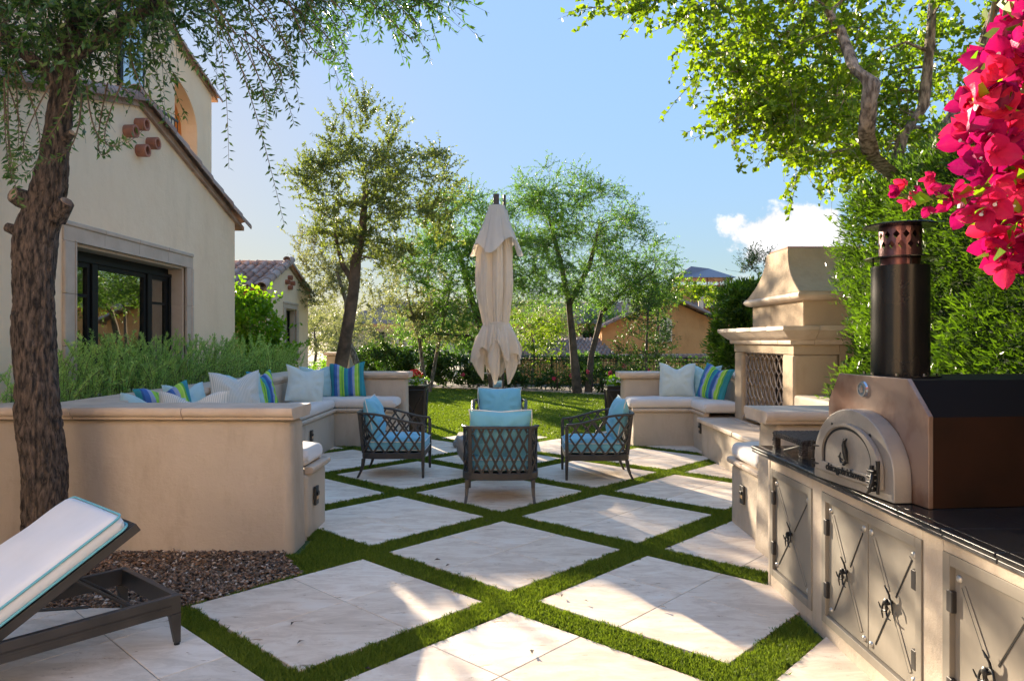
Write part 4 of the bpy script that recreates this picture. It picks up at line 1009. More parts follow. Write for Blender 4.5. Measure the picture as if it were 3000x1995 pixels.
def make_chair():
    t = thing('lounge_chair', 'x', 'armchair', (0, 0, 0), group='lattice armchairs round the fire table')
    n = 48; ss = [CT_*i/n for i in range(n+1)]
    def strip(zf, hw, hh, name, out=0):
        mb = MB(); k = n+1
        for i, s in enumerate(ss):
            z = zf(s); p = lean_(s, z); a, b = lean_(max(0, s-.01), z), lean_(min(CT_, s+.01), z); tg = (b-a).normalized(); nn = Vector((tg.y, -tg.x, 0)).normalized()
            for dx, dz in ((-hw, -hh), (hw, -hh), (hw, hh), (-hw, hh)): mb.v.append(tuple(p+nn*dx+Vector((0, 0, dz))))
        mb.f = [(i*4+j, i*4+(j+1) % 4, (i+1)*4+(j+1) % 4, (i+1)*4+j) for i in range(k-1) for j in range(4)]+[(3, 2, 1, 0), tuple((k-1)*4+q for q in range(4))]
        return part(name, mb, BZ, t, smooth=35, bevel=.004, seg=1)
    strip(rail_z, .021, .012, 'top_rail'); strip(lambda s: .253, .016, .034, 'apron')
    part('front_apron', MB().box(-.325, .325, .335, .365, .222, .284), BZ, t, bevel=.004, seg=1)
    part('seat_deck', MB().prism([(p.x*.96, p.y*.96) for p in CP], .262, .276), M['metal_black'], t)
    for sx in (-1, 1):
        mb = MB(); x = sx*.335
        mb.hexa([(x-.013, .347, 0), (x+.013, .347, 0), (x+.013, .373, 0), (x-.013, .373, 0)], [(x-.02, .338, .24), (x+.02, .338, .24), (x+.02, .378, .24), (x-.02, .378, .24)])
        mb.hexa([(x-.02, .338, .2405), (x+.02, .338, .2405), (x+.02, .378, .2405), (x-.02, .378, .2405)], [(x-.018, .340, .605), (x+.018, .340, .605), (x+.018, .376, .605), (x-.018, .376, .605)])
        part('front_leg', mb, BZ, t, bevel=.003, seg=1)
        mb = MB(); prev = None
        x = sx*.318
        cs = [(.00, -.385, .013), (.07, -.350, .015), (.14, -.328, .018), (.22, -.318, .021)]
        for z, y, r_ in cs:
            xo = x+sx*(.012 if z < .05 else .004 if z < .1 else 0)
            cur = [(xo-r_, y-r_, z), (xo+r_, y-r_, z), (xo+r_, y+r_, z), (xo-r_, y+r_, z)]
            if prev: mb.hexa(prev, cur)
            prev = cur
        part('rear_leg', mb, BZ, t, bevel=.003, seg=1)
        s0 = CL[5] if sx < 0 else CT_-CL[5]
        mb = MB(); prev = None
        for q in range(6):
            z = .28+q*.0888; p = lean_(s0, z); a = math.radians(40*sx); r_ = .019
            cur = [tuple(p+Vector((r_*dx, r_*dy, 0))) for dx, dy in ((-1, -1), (1, -1), (1, 1), (-1, 1))]
            if prev: mb.hexa(prev, cur)
            prev = cur
        part('back_post', mb, BZ, t, bevel=.003, seg=1)
    # diamond lattice: single bars bent along side, back, side
    sp = CL[5]; segs_ = [(.03, sp-.012, 5), (sp+.022, CT_-sp-.022, 6), (CT_-sp+.012, CT_-.03, 5)]
    for a, b, nd in segs_:
        w_ = (b-a)/nd; slope = .405/(w_*2.12)
        for k in range(-4, nd+4):
            for dr_ in (1, -1):
                pts = []
                for q in range(41):
                    z = .284+.46*q/40; s = a+k*w_+(z-.284)/slope if dr_ > 0 else a+(k+1)*w_-(z-.284)/slope+0
                    if a <= s <= b and z <= rail_z(s)-.008: pts.append((s, z))
                if len(pts) < 5: continue
                pts = [pts[0], pts[len(pts)//3], pts[2*len(pts)//3], pts[-1]]
                mb = MB(); off = .004*dr_; hw = .0105; prev = None
                for i, (s, z) in enumerate(pts):
                    p = lean_(s, z); tg = (lean_(min(CT_, s+.01), z)-lean_(max(0, s-.01), z)).normalized(); nn = Vector((tg.y, -tg.x, 0)).normalized()
                    dirv = (tg*(1 if dr_ > 0 else -1)/slope+Vector((0, 0, 1))).normalized(); sd_ = dirv.cross(nn).normalized(); c0 = p+nn*off
                    cur = [c0-sd_*hw-nn*.0045, c0+sd_*hw-nn*.0045, c0+sd_*hw+nn*.0045, c0-sd_*hw+nn*.0045]
                    mb.v += [tuple(v) for v in cur]
                m4 = len(pts); mb.f = [(i*4+j, i*4+(j+1) % 4, (i+1)*4+(j+1) % 4, (i+1)*4+j) for i in range(m4-1) for j in range(4)]+[(3, 2, 1, 0), tuple((m4-1)*4+q for q in range(4))]
                part('lattice_bar', mb, BZ, t)
    return t
ch0 = make_chair()
def seat_c():
    o = cushion('seat_cushion', -.305, .305, -.29, .37, .285, .43, M['blue'], r=.055, pipe=M['piping'], crown=.03); return o
sc0 = seat_c()
bp0 = bpy.data.objects.new('back_cushion', pillow_mesh(.60, .50, .20, .25, M['blue'], 20, conc=.035)); C.objects.link(bp0)
rim = MB(); n = 40
pts = []
for q in range(4*n+1):
    s = (q/(4*n))*4; k = int(s) % 4; f = (s-int(s))*2-1
    u, v = ((f, -1), (1, f), (-f, 1), (-1, -f))[k]
    x = .30*u*(1-.035*(1-v*v)); z = .25*v*(1-.035*(1-u*u)); z -= .25*.5*.115*math.exp(-(u/.42)**2)*max(0, v)**1.5; x += .01*math.sin(v*3+random.Random(20).uniform(0, 6)*0)
    pts.append((x*1.012, 0, z*1.012))
part('piping', rim.tube(pts, .006, 6, cap=False), M['piping'], bp0, smooth=180, world=False)
chairs = [((-.115, 7.15), 0, 'lattice armchair nearest the camera, seen from behind', 1.05),
          ((-1.37, 8.38), -90, 'lattice armchair left of the fire table facing right', 1.0),
          ((.97, 8.25), 90, 'lattice armchair right of the fire table facing left', 1.0),
          ((-.17, 9.62), 180, 'farthest lattice armchair facing the camera in front of the umbrella', 1.0)]
for k, ((x, y), rz, lab, sc_f) in enumerate(chairs):
    if k == 0: c, s_, b_ = ch0, sc0, bp0; c['label'] = lab; c.location = (x, y, 0); c.rotation_euler = (0, 0, R(rz))
    else: c = dup(ch0, lab, (x, y, 0), R(rz)); s_ = dup(sc0, ''); b_ = dup(bp0, '')
    s_.location = (x, y, .0); s_.rotation_euler = (0, 0, R(rz))
    who = ('the nearest armchair', 'the left armchair', 'the right armchair', 'the farthest armchair')[k]
    tag(s_, 'aqua box seat cushion with white piping on '+who, 'cushion', 'aqua seat cushions')
    tag(b_, 'aqua back pillow with white piping leaning in '+who, 'pillow', 'aqua back pillows')
    f = R(rz+90); ln_ = 13
    b_.matrix_world = Matrix.Translation((x, y, 0))@Matrix.Rotation(R(rz), 4, 'Z')@Matrix.Translation((0, -.21, .46+.0))@Matrix.Rotation(R(ln_), 4, 'X')@Matrix.Translation((0, 0, .20 if k else .19))
# ---- fire table, umbrella base
ft = thing('fire_table', 'round faceted grey concrete fire table between the armchairs', 'table', (-.20, 8.35, 0))
part('bowl', MB().lathe([(.28, 0), (.30, .02), (.44, .22), (.455, .30), (.455, .40), (.44, .425), (.36, .425), (.34, .40)], -.20, 8.35, 12), M['concrete'], ft, bevel=.008)
P = rng.normal(size=(400, 2))*.12; P = P[np.linalg.norm(P, axis=1) < .33]+np.array([-.20, 8.35])
V, F, r = pebbles(P, .022, rng.uniform(.405, .42, len(P))); bulk('lava_rock', V, F, M['gravel'], ft, r, k=3)
um = thing('cantilever_umbrella', 'closed cream patio umbrella tied round its dark pole behind the farthest armchair', 'umbrella', (-.30, 10.85, 0))
part('base_plate', MB().box(-.86, .26, 10.3, 11.4, .02, .09), M['concrete'], um, bevel=.012)
UX, UY = -.245, 10.85
part('pole', MB().box(UX-.045, UX+.045, UY+.05, UY+.15, .09, 3.82), M['metal_bronze'], um, bevel=.008)
part('runner_pole', MB().tube([(UX+.10, UY+.08, .82), (UX+.13, UY+.06, 3.80)], .022, 10), M['metal_bronze'], um, smooth=60)
part('clamp', MB().box(UX-.055, UX+.10, UY+.03, UY+.17, .83, .95), M['steel'], um, bevel=.015)
part('crank', MB().tube([(UX-.05, UY, 1.06), (UX-.20, UY-.03, 1.06), (UX-.21, UY-.03, 1.12), (UX-.27, UY-.03, 1.12)], .010, 8), M['steel'], um, smooth=60)
part('top_cap', MB().lathe([(.085, 0), (.10, .04), (.085, .08)], UX+.02, UY-.02, 20, 3.55), M['metal_bronze'], um, smooth=40)
CX_, CY_ = UX+.015, UY-.12
def fold(a, n, sh): return (abs(math.sin(a*n/2+sh))**.55)
def canopy_body(u, v):
    a = 2*math.pi*u; z = 3.54-v*(3.54-1.76)
    base = np.interp(z, [1.76, 1.86, 2.05, 2.4, 2.85, 3.2, 3.54], [.185, .195, .225, .272, .27, .215, .13])
    amp = np.interp(z, [1.76, 1.95, 2.5, 3.2, 3.54], [.22, .34, .46, .40, .10])
    r = base*(1-amp*(1-fold(a, 7, .4+.22*math.sin(z*2.1))))*(1+.09*math.sin(3*a+z*1.7))+.009*math.sin(19*a+z*2)+.006*math.sin(31*a-z)
    return (CX_+r*math.cos(a)*1.02+.02*math.sin(z*2), CY_+r*math.sin(a)*.9, z)
part('canopy', MB().grid(canopy_body, 260, 50, wrap=True), M['cloth'], um, smooth=180)
def cap_f(u, v):
    a = 2*math.pi*u; tip = abs(math.cos(a*2+math.pi/2*.96))**.9 if True else 0
    tip = max(abs(math.cos(a))**5, abs(math.sin(a+.25))**5, .65*abs(math.cos(2*(a+.45)))**6)
    zb_ = 2.83+.30*(1-tip)+.03*math.sin(3*a)+(.16 if math.cos(a) > .75 or math.cos(a) < -.75 else 0)*0; z = 3.60-v*(3.60-zb_)
    rr = .115+(.235*v**1.1)*(1-.34*(1-fold(a, 6, .35)))*(1+.22*abs(math.cos(a))**3)+.008*math.sin(14*a)*v
    return (CX_+rr*math.cos(a)*1.04, CY_+rr*math.sin(a)*.95, z)
part('vent_cap', MB().grid(cap_f, 220, 26, wrap=True).add([(CX_, CY_, 3.615)]+[cap_f(i/40, 0) for i in range(40)], [(0, 1+i, 1+(i+1) % 40) for i in range(40)]), M['cloth'], um, smooth=180)
def skirt(u, v):
    a = 2*math.pi*u; tip = max(0, math.sin(a*2.5+.9))**1.2; front = max(0, -math.sin(a))
    zb_ = 1.50-.20*abs(math.cos(a))-.12*tip+.05*math.sin(7*a)+.05*front
    z = 1.83-v*(1.83-zb_)-.03*v*math.sin(11*a); rr = .185+(.055+.13*abs(math.cos(a+.3))**2)*math.sin(min(1, v*1.1)*math.pi/2)*(1-.5*(1-fold(a, 8, .1)))+.03*math.sin(13*a+2)*v+.012*math.sin(29*a)*v
    return (CX_+rr*math.cos(a)*1.05, CY_+rr*math.sin(a)*.9, z)
part('ruffle', MB().grid(skirt, 260, 20, wrap=True), M['cloth'], um, smooth=180)
for k, (dx, dy, zb_, wt) in enumerate(((-.25, -.03, .95, .085), (-.03, -.17, .90, .075), (.19, -.10, .90, .085), (-.31, .03, 1.20, .06), (.32, .02, 1.17, .06), (.08, .15, 1.0, .085), (-.12, .15, 1.05, .085))):
    def tail(u, v, dx=dx, dy=dy, zb_=zb_, wt=wt, k=k):
        b = 2*math.pi*u; z = 1.78-v*(1.78-zb_-.09*abs(math.sin(b*.5+k))**2); ff = .45+.75*math.sin(min(1, v*1.25)*math.pi/2)-.22*v*v
        wv = wt*(.8+.35*math.sin(v*2.8))*(1-.62*v**5); t_ = wv*math.cos(b)*(1+.18*math.sin(5*b+k)); n_ = wv*.5*math.sin(b)*(1+.35*math.sin(4*b+v*4+k))
        tx, ty = (1, .2) if abs(dx) < .28 else (.35, 1)
        return (CX_+dx*ff+tx*t_-ty*n_*.5+.012*math.sin(v*7+k), CY_+dy*ff+ty*t_*.3+n_, z)
    part('canopy_tail', MB().grid(tail, 44, 18, wrap=True), M['cloth'], um, smooth=180)
part('tie_strap', MB().tube([(CX_+.185*math.cos(t), CY_+.165*math.sin(t), 1.815+.008*math.sin(t*3)) for t in np.linspace(0, 2*math.pi, 41)], .016, 6, cap=False), M['cloth'], um, smooth=60)
part('strap_tab', MB().box(CX_+.01, CX_+.075, CY_-.20, CY_-.19, 1.70, 1.80), M['cloth'], um, bevel=.004)

# ---- square planters with crossed panels
def planter(label, x, y, red):
    t = thing('square_planter', label, 'planter', (x, y, 0), group='black planters behind the benches'); h = .80; w0, w1 = .17, .20
    part('box', MB().hexa([(x-w0, y-w0, -.02), (x+w0, y-w0, -.02), (x+w0, y+w0, -.02), (x-w0, y+w0, -.02)], [(x-w1, y-w1, h-.03), (x+w1, y-w1, h-.03), (x+w1, y+w1, h-.03), (x-w1, y+w1, h-.03)]), M['metal_black'], t)
    part('rim', MB().box(x-.215, x+.215, y-.215, y+.215, h-.03, h), M['metal_black'], t, bevel=.006)
    for fx, fy in ((0, -1), (-1, 0), (1, 0)):
        def Q(a, z): wz_ = w0+(w1-w0)*z/h+.008; return (x+a*wz_*.92, y+fy*wz_, z) if fy else (x+fx*wz_, y+a*wz_*.92, z)
        for a, b in (((-1, .05), (1, .70)), ((-1, .70), (1, .05)), ((-1, .05), (-1, .74)), ((1, .05), (1, .74)), ((-1, .05), (1, .05)), ((-1, .73), (1, .73))):
            part('trim_bar', MB().tube([Q(*a), Q(*b)], .013, 4), M['cab_dark'], t)
    n = 260; P = np.c_[rng.normal(size=(n, 2))*.085+np.array([x, y]), h+.02+rng.random(n)*.12]
    V, F, r = leaves(P, unit(rdir(n)+np.array([0, 0, .5])), .06, .05); bulk('foliage', V, F, M['leaf_citrus'], t, r)
    P = np.c_[x+rng.normal(size=70)*.10, y-.06+rng.normal(size=70)*.07, h+.06+rng.random(70)*.06]
    V, F, r = leaves(np.repeat(P, 4, 0), unit(rng.normal(size=(280, 3))+np.array([0, -.5, .4])), .022, .02); bulk('white_flowers', V, F, M['white_petal'], t, r)
    if red:
        for a, b, c in ((-.08, -.04, .17), (.02, -.06, .21), (.08, 0, .18), (-.03, .04, .20)):
            q = unit(rng.normal(size=(90, 3)))*.045+np.array([x+a, y+b, h+c]); V, F, r = leaves(q, unit(q-np.array([x+a, y+b, h+c-.01])), .03, .028); bulk('red_flower_head', V, F, M['red'], t, r, kind=None)
            part('flower_stalk', MB().tube([(x+a*.5, y+b*.5, h), (x+a, y+b, h+c)], .004, 4), M['stem'], t)
    else:
        for k in range(9):
            a = rng.uniform(0, 6.28); q = [(x+math.cos(a)*.25*f*f, y+math.sin(a)*.2*f*f, h+.5*f-.12*f*f) for f in np.linspace(0, 1, 6)]
            part('grass_stalk', MB().tube(q, [.005, .004, .004, .003, .003, .001], 4), M['stem'], t)
    return t
planter('black square planter with red geraniums at the end of the left bench', -1.66, 12.05, True)
planter('black square planter with green and white plants at the end of the right bench', 1.80, 12.0, False)
for o in bpy.data.objects:
    if o.name.startswith('square_planter'): pass

# ================================================================== CHAISE LOUNGE
DX, DY = Vector((-.647, -.763, 0)), Vector((-.763, .647, 0))   # along towards the foot, across towards the far side
L0 = Vector((-1.70, 3.64, 0)); LW = .70
lo = thing('chaise_lounge', 'bronze framed chaise lounge with raised white back at lower left', 'lounger', (-1.95, 3.3, 0))
def LP(s, c, z): p = L0+DX*s+DY*c; return (p.x, p.y, z)
def lbox(s0, s1, c0, c1, z0, z1, mb=None):
    return (mb or MB()).hexa([LP(s0, c0, z0), LP(s0, c1, z0), LP(s1, c1, z0), LP(s1, c0, z0)], [LP(s0, c0, z1), LP(s0, c1, z1), LP(s1, c1, z1), LP(s1, c0, z1)])
fz0, fz1 = .165, .258
part('side_rail', lbox(0, 1.95, 0, .035, fz0, fz1), BZ, lo, bevel=.004)
part('side_rail', lbox(0, 1.95, LW-.035, LW, fz0, fz1), BZ, lo, bevel=.004)
part('rail_groove', lbox(.05, 1.9, -.003, .001, .196, .214), M['cab_dark'], lo)
part('rail_panel', lbox(.055, 1.9, -.005, .0005, .199, .208), BZ, lo)
part('end_rail', lbox(0, .035, .0355, LW-.0355, fz0, fz1), BZ, lo, bevel=.004)
part('end_rail', lbox(1.915, 1.95, .0355, LW-.0355, fz0, fz1), BZ, lo, bevel=.004)
for s, c in ((0, 0), (0, LW-.04), (1.91, 0), (1.91, LW-.04)):
    a = .012
    part('leg', MB().hexa([LP(s, c+a*.3, .012), LP(s, c+.032, .012), LP(s+.028, c+.032, .012), LP(s+.028, c+a*.3, .012)], [LP(s, c, fz0-.0005), LP(s, c+.04, fz0-.0005), LP(s+.055, c+.04, fz0-.0005), LP(s+.055, c, fz0-.0005)]), BZ, lo, bevel=.002)
    part('foot_cap', MB().tube([LP(s+.014, c+.018, 0), LP(s+.014, c+.018, .013)], .015, 8), M['metal_black'], lo)
sh, zh, st_, zt_ = .86, .245, .205, .655      # hinge and top of the raised back
def BP(f, c, n_): # along the back 0 hinge .. 1 top, across, normal offset
    s = sh+(st_-sh)*f; z = zh+(zt_-zh)*f; dl = math.hypot(st_-sh, zt_-zh); ns, nz_ = -(zt_-zh)/dl*-1, (sh-st_)/dl
    return LP(s+ns*n_, c, z+nz_*n_)
def bbox_(f0, f1, c0, c1, n0, n1):
    return MB().hexa([BP(f0, c0, n0), BP(f0, c1, n0), BP(f1, c1, n0), BP(f1, c0, n0)][::-1], [BP(f0, c0, n1), BP(f0, c1, n1), BP(f1, c1, n1), BP(f1, c0, n1)][::-1])
part('back_rail', bbox_(0, 1, .037, .067, -.045, .0), BZ, lo, bevel=.004)
part('back_rail', bbox_(0, 1, LW-.067, LW-.037, -.045, .0), BZ, lo, bevel=.004)
part('back_end_rail', bbox_(.955, 1, .068, LW-.068, -.045, .0), BZ, lo, bevel=.004)
for k in range(9): part('sling_slat', bbox_(.04+k*.1, .10+k*.1, .068, LW-.068, -.02, -.008), BZ, lo)
for k in range(9): part('sling_slat', lbox(.92+k*.11, 1.0+k*.11, .036, LW-.036, fz1-.03, fz1-.012), BZ, lo)
part('prop_arm', MB().tube([BP(.55, .10, -.03), LP(.16, .10, .19)], .009, 6), BZ, lo)
part('prop_arm', MB().tube([BP(.55, LW-.10, -.03), LP(.16, LW-.10, .19)], .009, 6), BZ, lo)
part('prop_bar', MB().tube([LP(.16, .08, .19), LP(.16, LW-.08, .19)], .010, 6), BZ, lo)
part('prop_strut', MB().box(0, 0, 0, 0, 0, 0).f and MB().tube([BP(.30, .10, -.04), LP(.30, LW-.3, .18)], .009, 6), BZ, lo)
ct = cushion('back_cushion', 0, .74, 0, LW-.04, 0, .10, M['white_canvas'], r=.042, pipe=M['teal_piping'], crown=.012)
a = Vector(BP(0, .02, .004)); ux = (Vector(BP(1, .02, .004))-a).normalized(); uy = DY.copy(); uz = ux.cross(uy).normalized()
if uz.z < 0: uz = -uz
ct.matrix_world = Matrix(((ux.x, uy.x, uz.x, a.x), (ux.y, uy.y, uz.y, a.y), (ux.z, uy.z, uz.z, a.z), (0, 0, 0, 1)))
if ux.cross(uy).dot(uz) < 0: pass
tag(ct, 'white back cushion with aqua piping on the raised chaise lounge back', 'cushion')
ct2 = cushion('seat_cushion', 0, 1.06, 0, LW-.04, 0, .10, M['white_canvas'], r=.042, pipe=M['teal_piping'], crown=.012)
a = Vector(LP(.875, .02, fz1-.01)); ux = DX; uz = Vector((0, 0, 1))
ct2.matrix_world = Matrix(((ux.x, uy.x, 0, a.x), (ux.y, uy.y, 0, a.y), (0, 0, 1, a.z), (0, 0, 0, 1)))
tag(ct2, 'white flat seat cushion with aqua piping at the foot of the chaise lounge', 'cushion')

# ================================================================== HOUSES
def wall_hole(poly, hole, x0, x1):
    """gable wall in the (y,z) plane between x0 and x1, with one rectangular hole (y0,y1,z0,z1)"""
    y0, y1, z0, z1 = hole; mb = MB()
    L_ = clip_half(poly, 1, 0, y0); Rr = clip_half(poly, -1, 0, -y1); mid = clip_half(clip_half(poly, -1, 0, -y0), 1, 0, y1)
    for p in (L_, Rr, clip_half(mid, 0, 1, z0), clip_half(mid, 0, -1, -z1)):
        if len(p) > 2: mb.prism(p, x0, x1, 'x')
    return mb
def vent(parent, x, y, z, r=.075, ln=.12):
    mb = MB(); n = 20
    for i in range(n):
        a, b = 2*math.pi*i/n, 2*math.pi*(i+1)/n
        q = lambda r_, t, xx: (xx, y+r_*math.cos(t), z+r_*math.sin(t))
        mb.add([q(r*.94, a, x), q(r*.94, b, x), q(r, b, x+ln), q(r, a, x+ln), q(r*.66, b, x+ln), q(r*.66, a, x+ln), q(r*.66, b, x+.004), q(r*.66, a, x+.004)], [(0, 1, 2, 3), (3, 2, 4, 5), (5, 4, 6, 7)])
    o = part('clay_vent', mb, M['terracotta'], parent)
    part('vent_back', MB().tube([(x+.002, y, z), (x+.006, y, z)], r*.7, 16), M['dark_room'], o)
H = thing('main_house', 'large cream stucco house on the left with gabled tile roof and black framed window', 'house', (-4.4, 8.3, 0))
HX = -4.38
gab = [(2.5, -.1), (11.19, -.1), (11.19, 3.46), (8.3, 4.36), (2.5, 2.85)]
part('wall', wall_hole(gab, (7.09, 9.49, .98, 2.54), HX-.32, HX), M['stucco'], H)
part('wall', MB().box(-9, HX-.002, 10.9, 11.185, -.1, 3.38), M['stucco'], H)
# stone surround with joints
def surround(parent, X, y0, y1, z0, z1, wd, reveal, sill=True, mat_=None):
    mt = M['trim']; w2 = wd
    ny = max(2, round((y1-y0)/.62)); dy = (y1-y0+2*w2)/ny
    for k in range(ny): # lintel stones
        a, b = y0-w2+k*dy, y0-w2+(k+1)*dy
        part('lintel_stone', MB().box(X-.02, X+.020, a+.001, b-.001, z1, z1+w2-.05), mt, parent, bevel=.004, seg=1)
        part('crown_stone', MB().box(X-.02, X+.034, a+.001, b-.001, z1+w2-.0495, z1+w2), mt, parent, bevel=.014, seg=3)
        aa, bb = max(a, y0), min(b, y1)
        if bb > aa: part('soffit_stone', MB().box(X-reveal, X-.021, aa, bb, z1-.03, z1+.02), mt, parent, bevel=.002, seg=1)
    nz = max(2, round((z1-z0)/.6)); dz = (z1-z0)/nz
    for k in range(nz):
        a, b = z0+k*dz+.001, z0+(k+1)*dz-.001
        for s, yy in ((-1, y0), (1, y1)):
            i0, i1 = sorted((yy, yy+s*(w2-.05))); part('jamb_stone', MB().box(X-.02, X+.020, i0, i1, a, b), mt, parent, bevel=.004, seg=1)
            i0, i1 = sorted((yy+s*(w2-.0495), yy+s*w2)); part('jamb_stone', MB().box(X-.02, X+.034, i0, i1, a, b), mt, parent, bevel=.014, seg=3)
            i0, i1 = sorted((yy, yy-s*.03)); part('reveal_stone', MB().box(X-reveal, X-.021, i0, i1, a, min(b, z1-.031)), mt, parent, bevel=.002, seg=1)
            i0, i1 = sorted((yy-s*.0, yy+s*.02)); part('inner_bead', MB().box(X+.0205, X+.030, i0, i1, a, b), mt, parent, bevel=.004, seg=2)
    part('inner_bead', MB().box(X+.0205, X+.030, y0-.02, y1+.02, z1, z1+.02), mt, parent, bevel=.004, seg=2)
    part('sill', MB().box(X-reveal, X+.075, y0-w2-.02, y1+w2+.02, z0-.10, z0-.001), mt, parent, bevel=.02, seg=3)
surround(H, HX, 7.09, 9.49, .985, 2.54, .20, .26)
WX = HX-.24; wf = M['window_frame']
def sash(parent, X, y0, y1, z0, z1, bars, ft_=.05, dp=.05):
    s = part('window_sash', MB().box(X, X+dp, y0, y0+ft_, z0, z1), wf, parent, bevel=.006, seg=2)
    part('stile', MB().box(X, X+dp, y1-ft_, y1, z0, z1), wf, s, bevel=.006, seg=2)
    part('rail', MB().box(X, X+dp, y0+ft_, y1-ft_, z0, z0+ft_), wf, s); part('rail', MB().box(X, X+dp, y0+ft_, y1-ft_, z1-ft_, z1), wf, s)
    for b in bars: part('muntin', MB().box(X+.008, X+dp-.006, y0+ft_, y1-ft_, b-.014, b+.014), wf, s)
    part('pane', MB().box(X+.018, X+.022, y0+ft_-.004, y1-ft_+.004, z0+ft_-.004, z1-ft_+.004), M['glass'], s)
    return s
W_ = part('window_frame', MB().box(WX-.04, WX+.03, 7.121, 9.459, 2.44, 2.509), wf, H)
part('head', MB().box(WX-.03, WX+.075, 7.122, 9.458, 2.395, 2.4395), wf, W_)
for y in (7.122, 7.675, 8.845, 9.405): part('mullion', MB().box(WX-.03, WX+.075, y, y+(.05 if y in (7.122, 9.405) else .10), 1.0, 2.394), wf, W_, bevel=.008)
sash(H, WX, 7.173, 7.674, 1.0, 2.393, (2.04, 1.57)); sash(H, WX, 7.776, 8.844, 1.0, 2.393, ()); sash(H, WX, 8.946, 9.404, 1.0, 2.393, (2.04, 1.57))
part('roller_blind', MB().box(WX-.10, WX-.095, 7.80, 8.82, 2.02, 2.40), M['shade_fabric'], H)
part('roller_blind', MB().box(WX-.10, WX-.095, 7.19, 7.66, 2.02, 2.40), M['shade_fabric'], H)
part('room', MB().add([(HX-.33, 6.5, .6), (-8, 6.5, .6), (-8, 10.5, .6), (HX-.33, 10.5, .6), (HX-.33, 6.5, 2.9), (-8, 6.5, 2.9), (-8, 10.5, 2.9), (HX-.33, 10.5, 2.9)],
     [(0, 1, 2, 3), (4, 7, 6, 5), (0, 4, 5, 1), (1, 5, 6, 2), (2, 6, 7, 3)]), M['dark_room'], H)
for y, z in ((8.53, 3.93), (8.29, 3.78), (8.27, 4.08), (8.03, 3.93)): vent(H, HX, y, z)
# roof: slabs and rounded rake tiles
part('roof', MB().prism([(8.3, 4.30), (11.45, 3.33), (11.45, 3.39), (8.3, 4.40)], -9.5, HX+.05, 'x'), M['tile_far'], H)
part('roof', MB().prism([(8.299, 4.30), (8.299, 4.40), (2.0, 2.80), (2.0, 2.72)], -9.5, HX+.05, 'x'), M['tile_far'], H)
def barrel(ln, r0, r1, n=9, th=.014, deep=1.0):
    mb = MB(); vs = []
    for z_, r_ in ((0, r0), (ln, r1)):
        for rr in (r_, r_-th):
            for i in range(n): a = math.pi*i/(n-1); vs.append((rr*math.cos(a), z_, rr*math.sin(a)*deep))
    mb.v = vs
    for i in range(n-1):
        mb.f += [(i, 2*n+i, 2*n+i+1, i+1), (n+i, n+i+1, 3*n+i+1, 3*n+i), (i, i+1, n+i+1, n+i), (2*n+i, 3*n+i, 3*n+i+1, 2*n+i+1)]
    mb.f += [(0, n, 3*n, 2*n), (n-1, 3*n-1, 4*n-1, 2*n-1)]
    return mb
rake_me = mesh(barrel(.46, .115, .095, deep=.95), M['tile'], 50)
def place(me, name, parent, p, ydir, up, roll=0):
    yv = Vector(ydir).normalized(); xv = yv.cross(Vector(up)).normalized(); zv = xv.cross(yv)
    Rm = Matrix((xv, yv, zv)).transposed().to_4x4()@Matrix.Rotation(roll, 4, 'Y'); o = bpy.data.objects.new(name, me); C.objects.link(o); o.parent = parent
    o.matrix_local = Matrix.Translation(Vector(p)-world_off(parent))@Rm; return o
for k in range(9):
    f = k*.385; d = Vector((0, 3.15, -.97)).normalized(); p = Vector((HX+.03, 8.38, 4.365))+d*(3.3-f)
    place(rake_me, 'rake_tile', H, p, -d, (.25, 0, 1))
for k in range(14):
    f = k*.385; d = Vector((0, -3.0, -.77)).normalized(); p = Vector((HX+.03, 8.22, 4.365))+d*(5.4-f)
    place(rake_me, 'rake_tile', H, p, -d, (.25, 0, 1))
# unseen house front with doors, added to bounce warm sunlight onto the patio
mb = MB()
for x0, x1 in ((-9.5, -7.2), (-5.4, -3.4), (-1.6, .6), (2.4, 4.4), (6.2, 9.5)): mb.box(x0, x1, -5.9, -5.6, -.1, 2.5)
mb.box(-9.5, 9.5, -5.9, -5.6, 2.5, 6.6); part('bounce_front', mb, M['stucco'], H)
for x0, x1 in ((-7.2, -5.4), (-3.4, -1.6), (.6, 2.4), (4.4, 6.2)):
    f_ = part('bounce_front_door', MB().box(x0, x0+.06, -5.8, -5.72, 0, 2.499), wf, H); part('stile', MB().box(x1-.06, x1, -5.8, -5.72, 0, 2.499), wf, f_)
    part('stile', MB().box((x0+x1)/2-.04, (x0+x1)/2+.04, -5.8, -5.72, 0, 2.499), wf, f_); part('rail', MB().box(x0+.06, x1-.06, -5.8, -5.72, 2.42, 2.499), wf, f_)
    part('pane', MB().box(x0+.06, x1-.06, -5.77, -5.765, 0, 2.42), M['glass'], f_)
part('roof', MB().prism([(-5.6+.5, 6.5), (-5.6+.5, 6.62), (-10, 8.0), (-10, 7.88)], -9.9, 9.9, 'x'), M['tile_far'], H)
# upper storey blocks
part('upper_wall', MB().box(-9.5, -6.0, 7.5, 12.6, 3.4, 9.5), M['stucco'], H)
up = [(12.605, 3.0), (16.5, 3.0), (16.5, 7.25), (13.6, 8.1), (12.605, 8.1)]
mb = MB(); arc = [(12.605, 5.2)]
am = [(15.75-.02*0, 5.2), (15.75, 6.15)]+[(14.3+1.45*math.cos(t), 6.15+.95*math.sin(t)) for t in np.linspace(.15, math.pi/2, 8)]
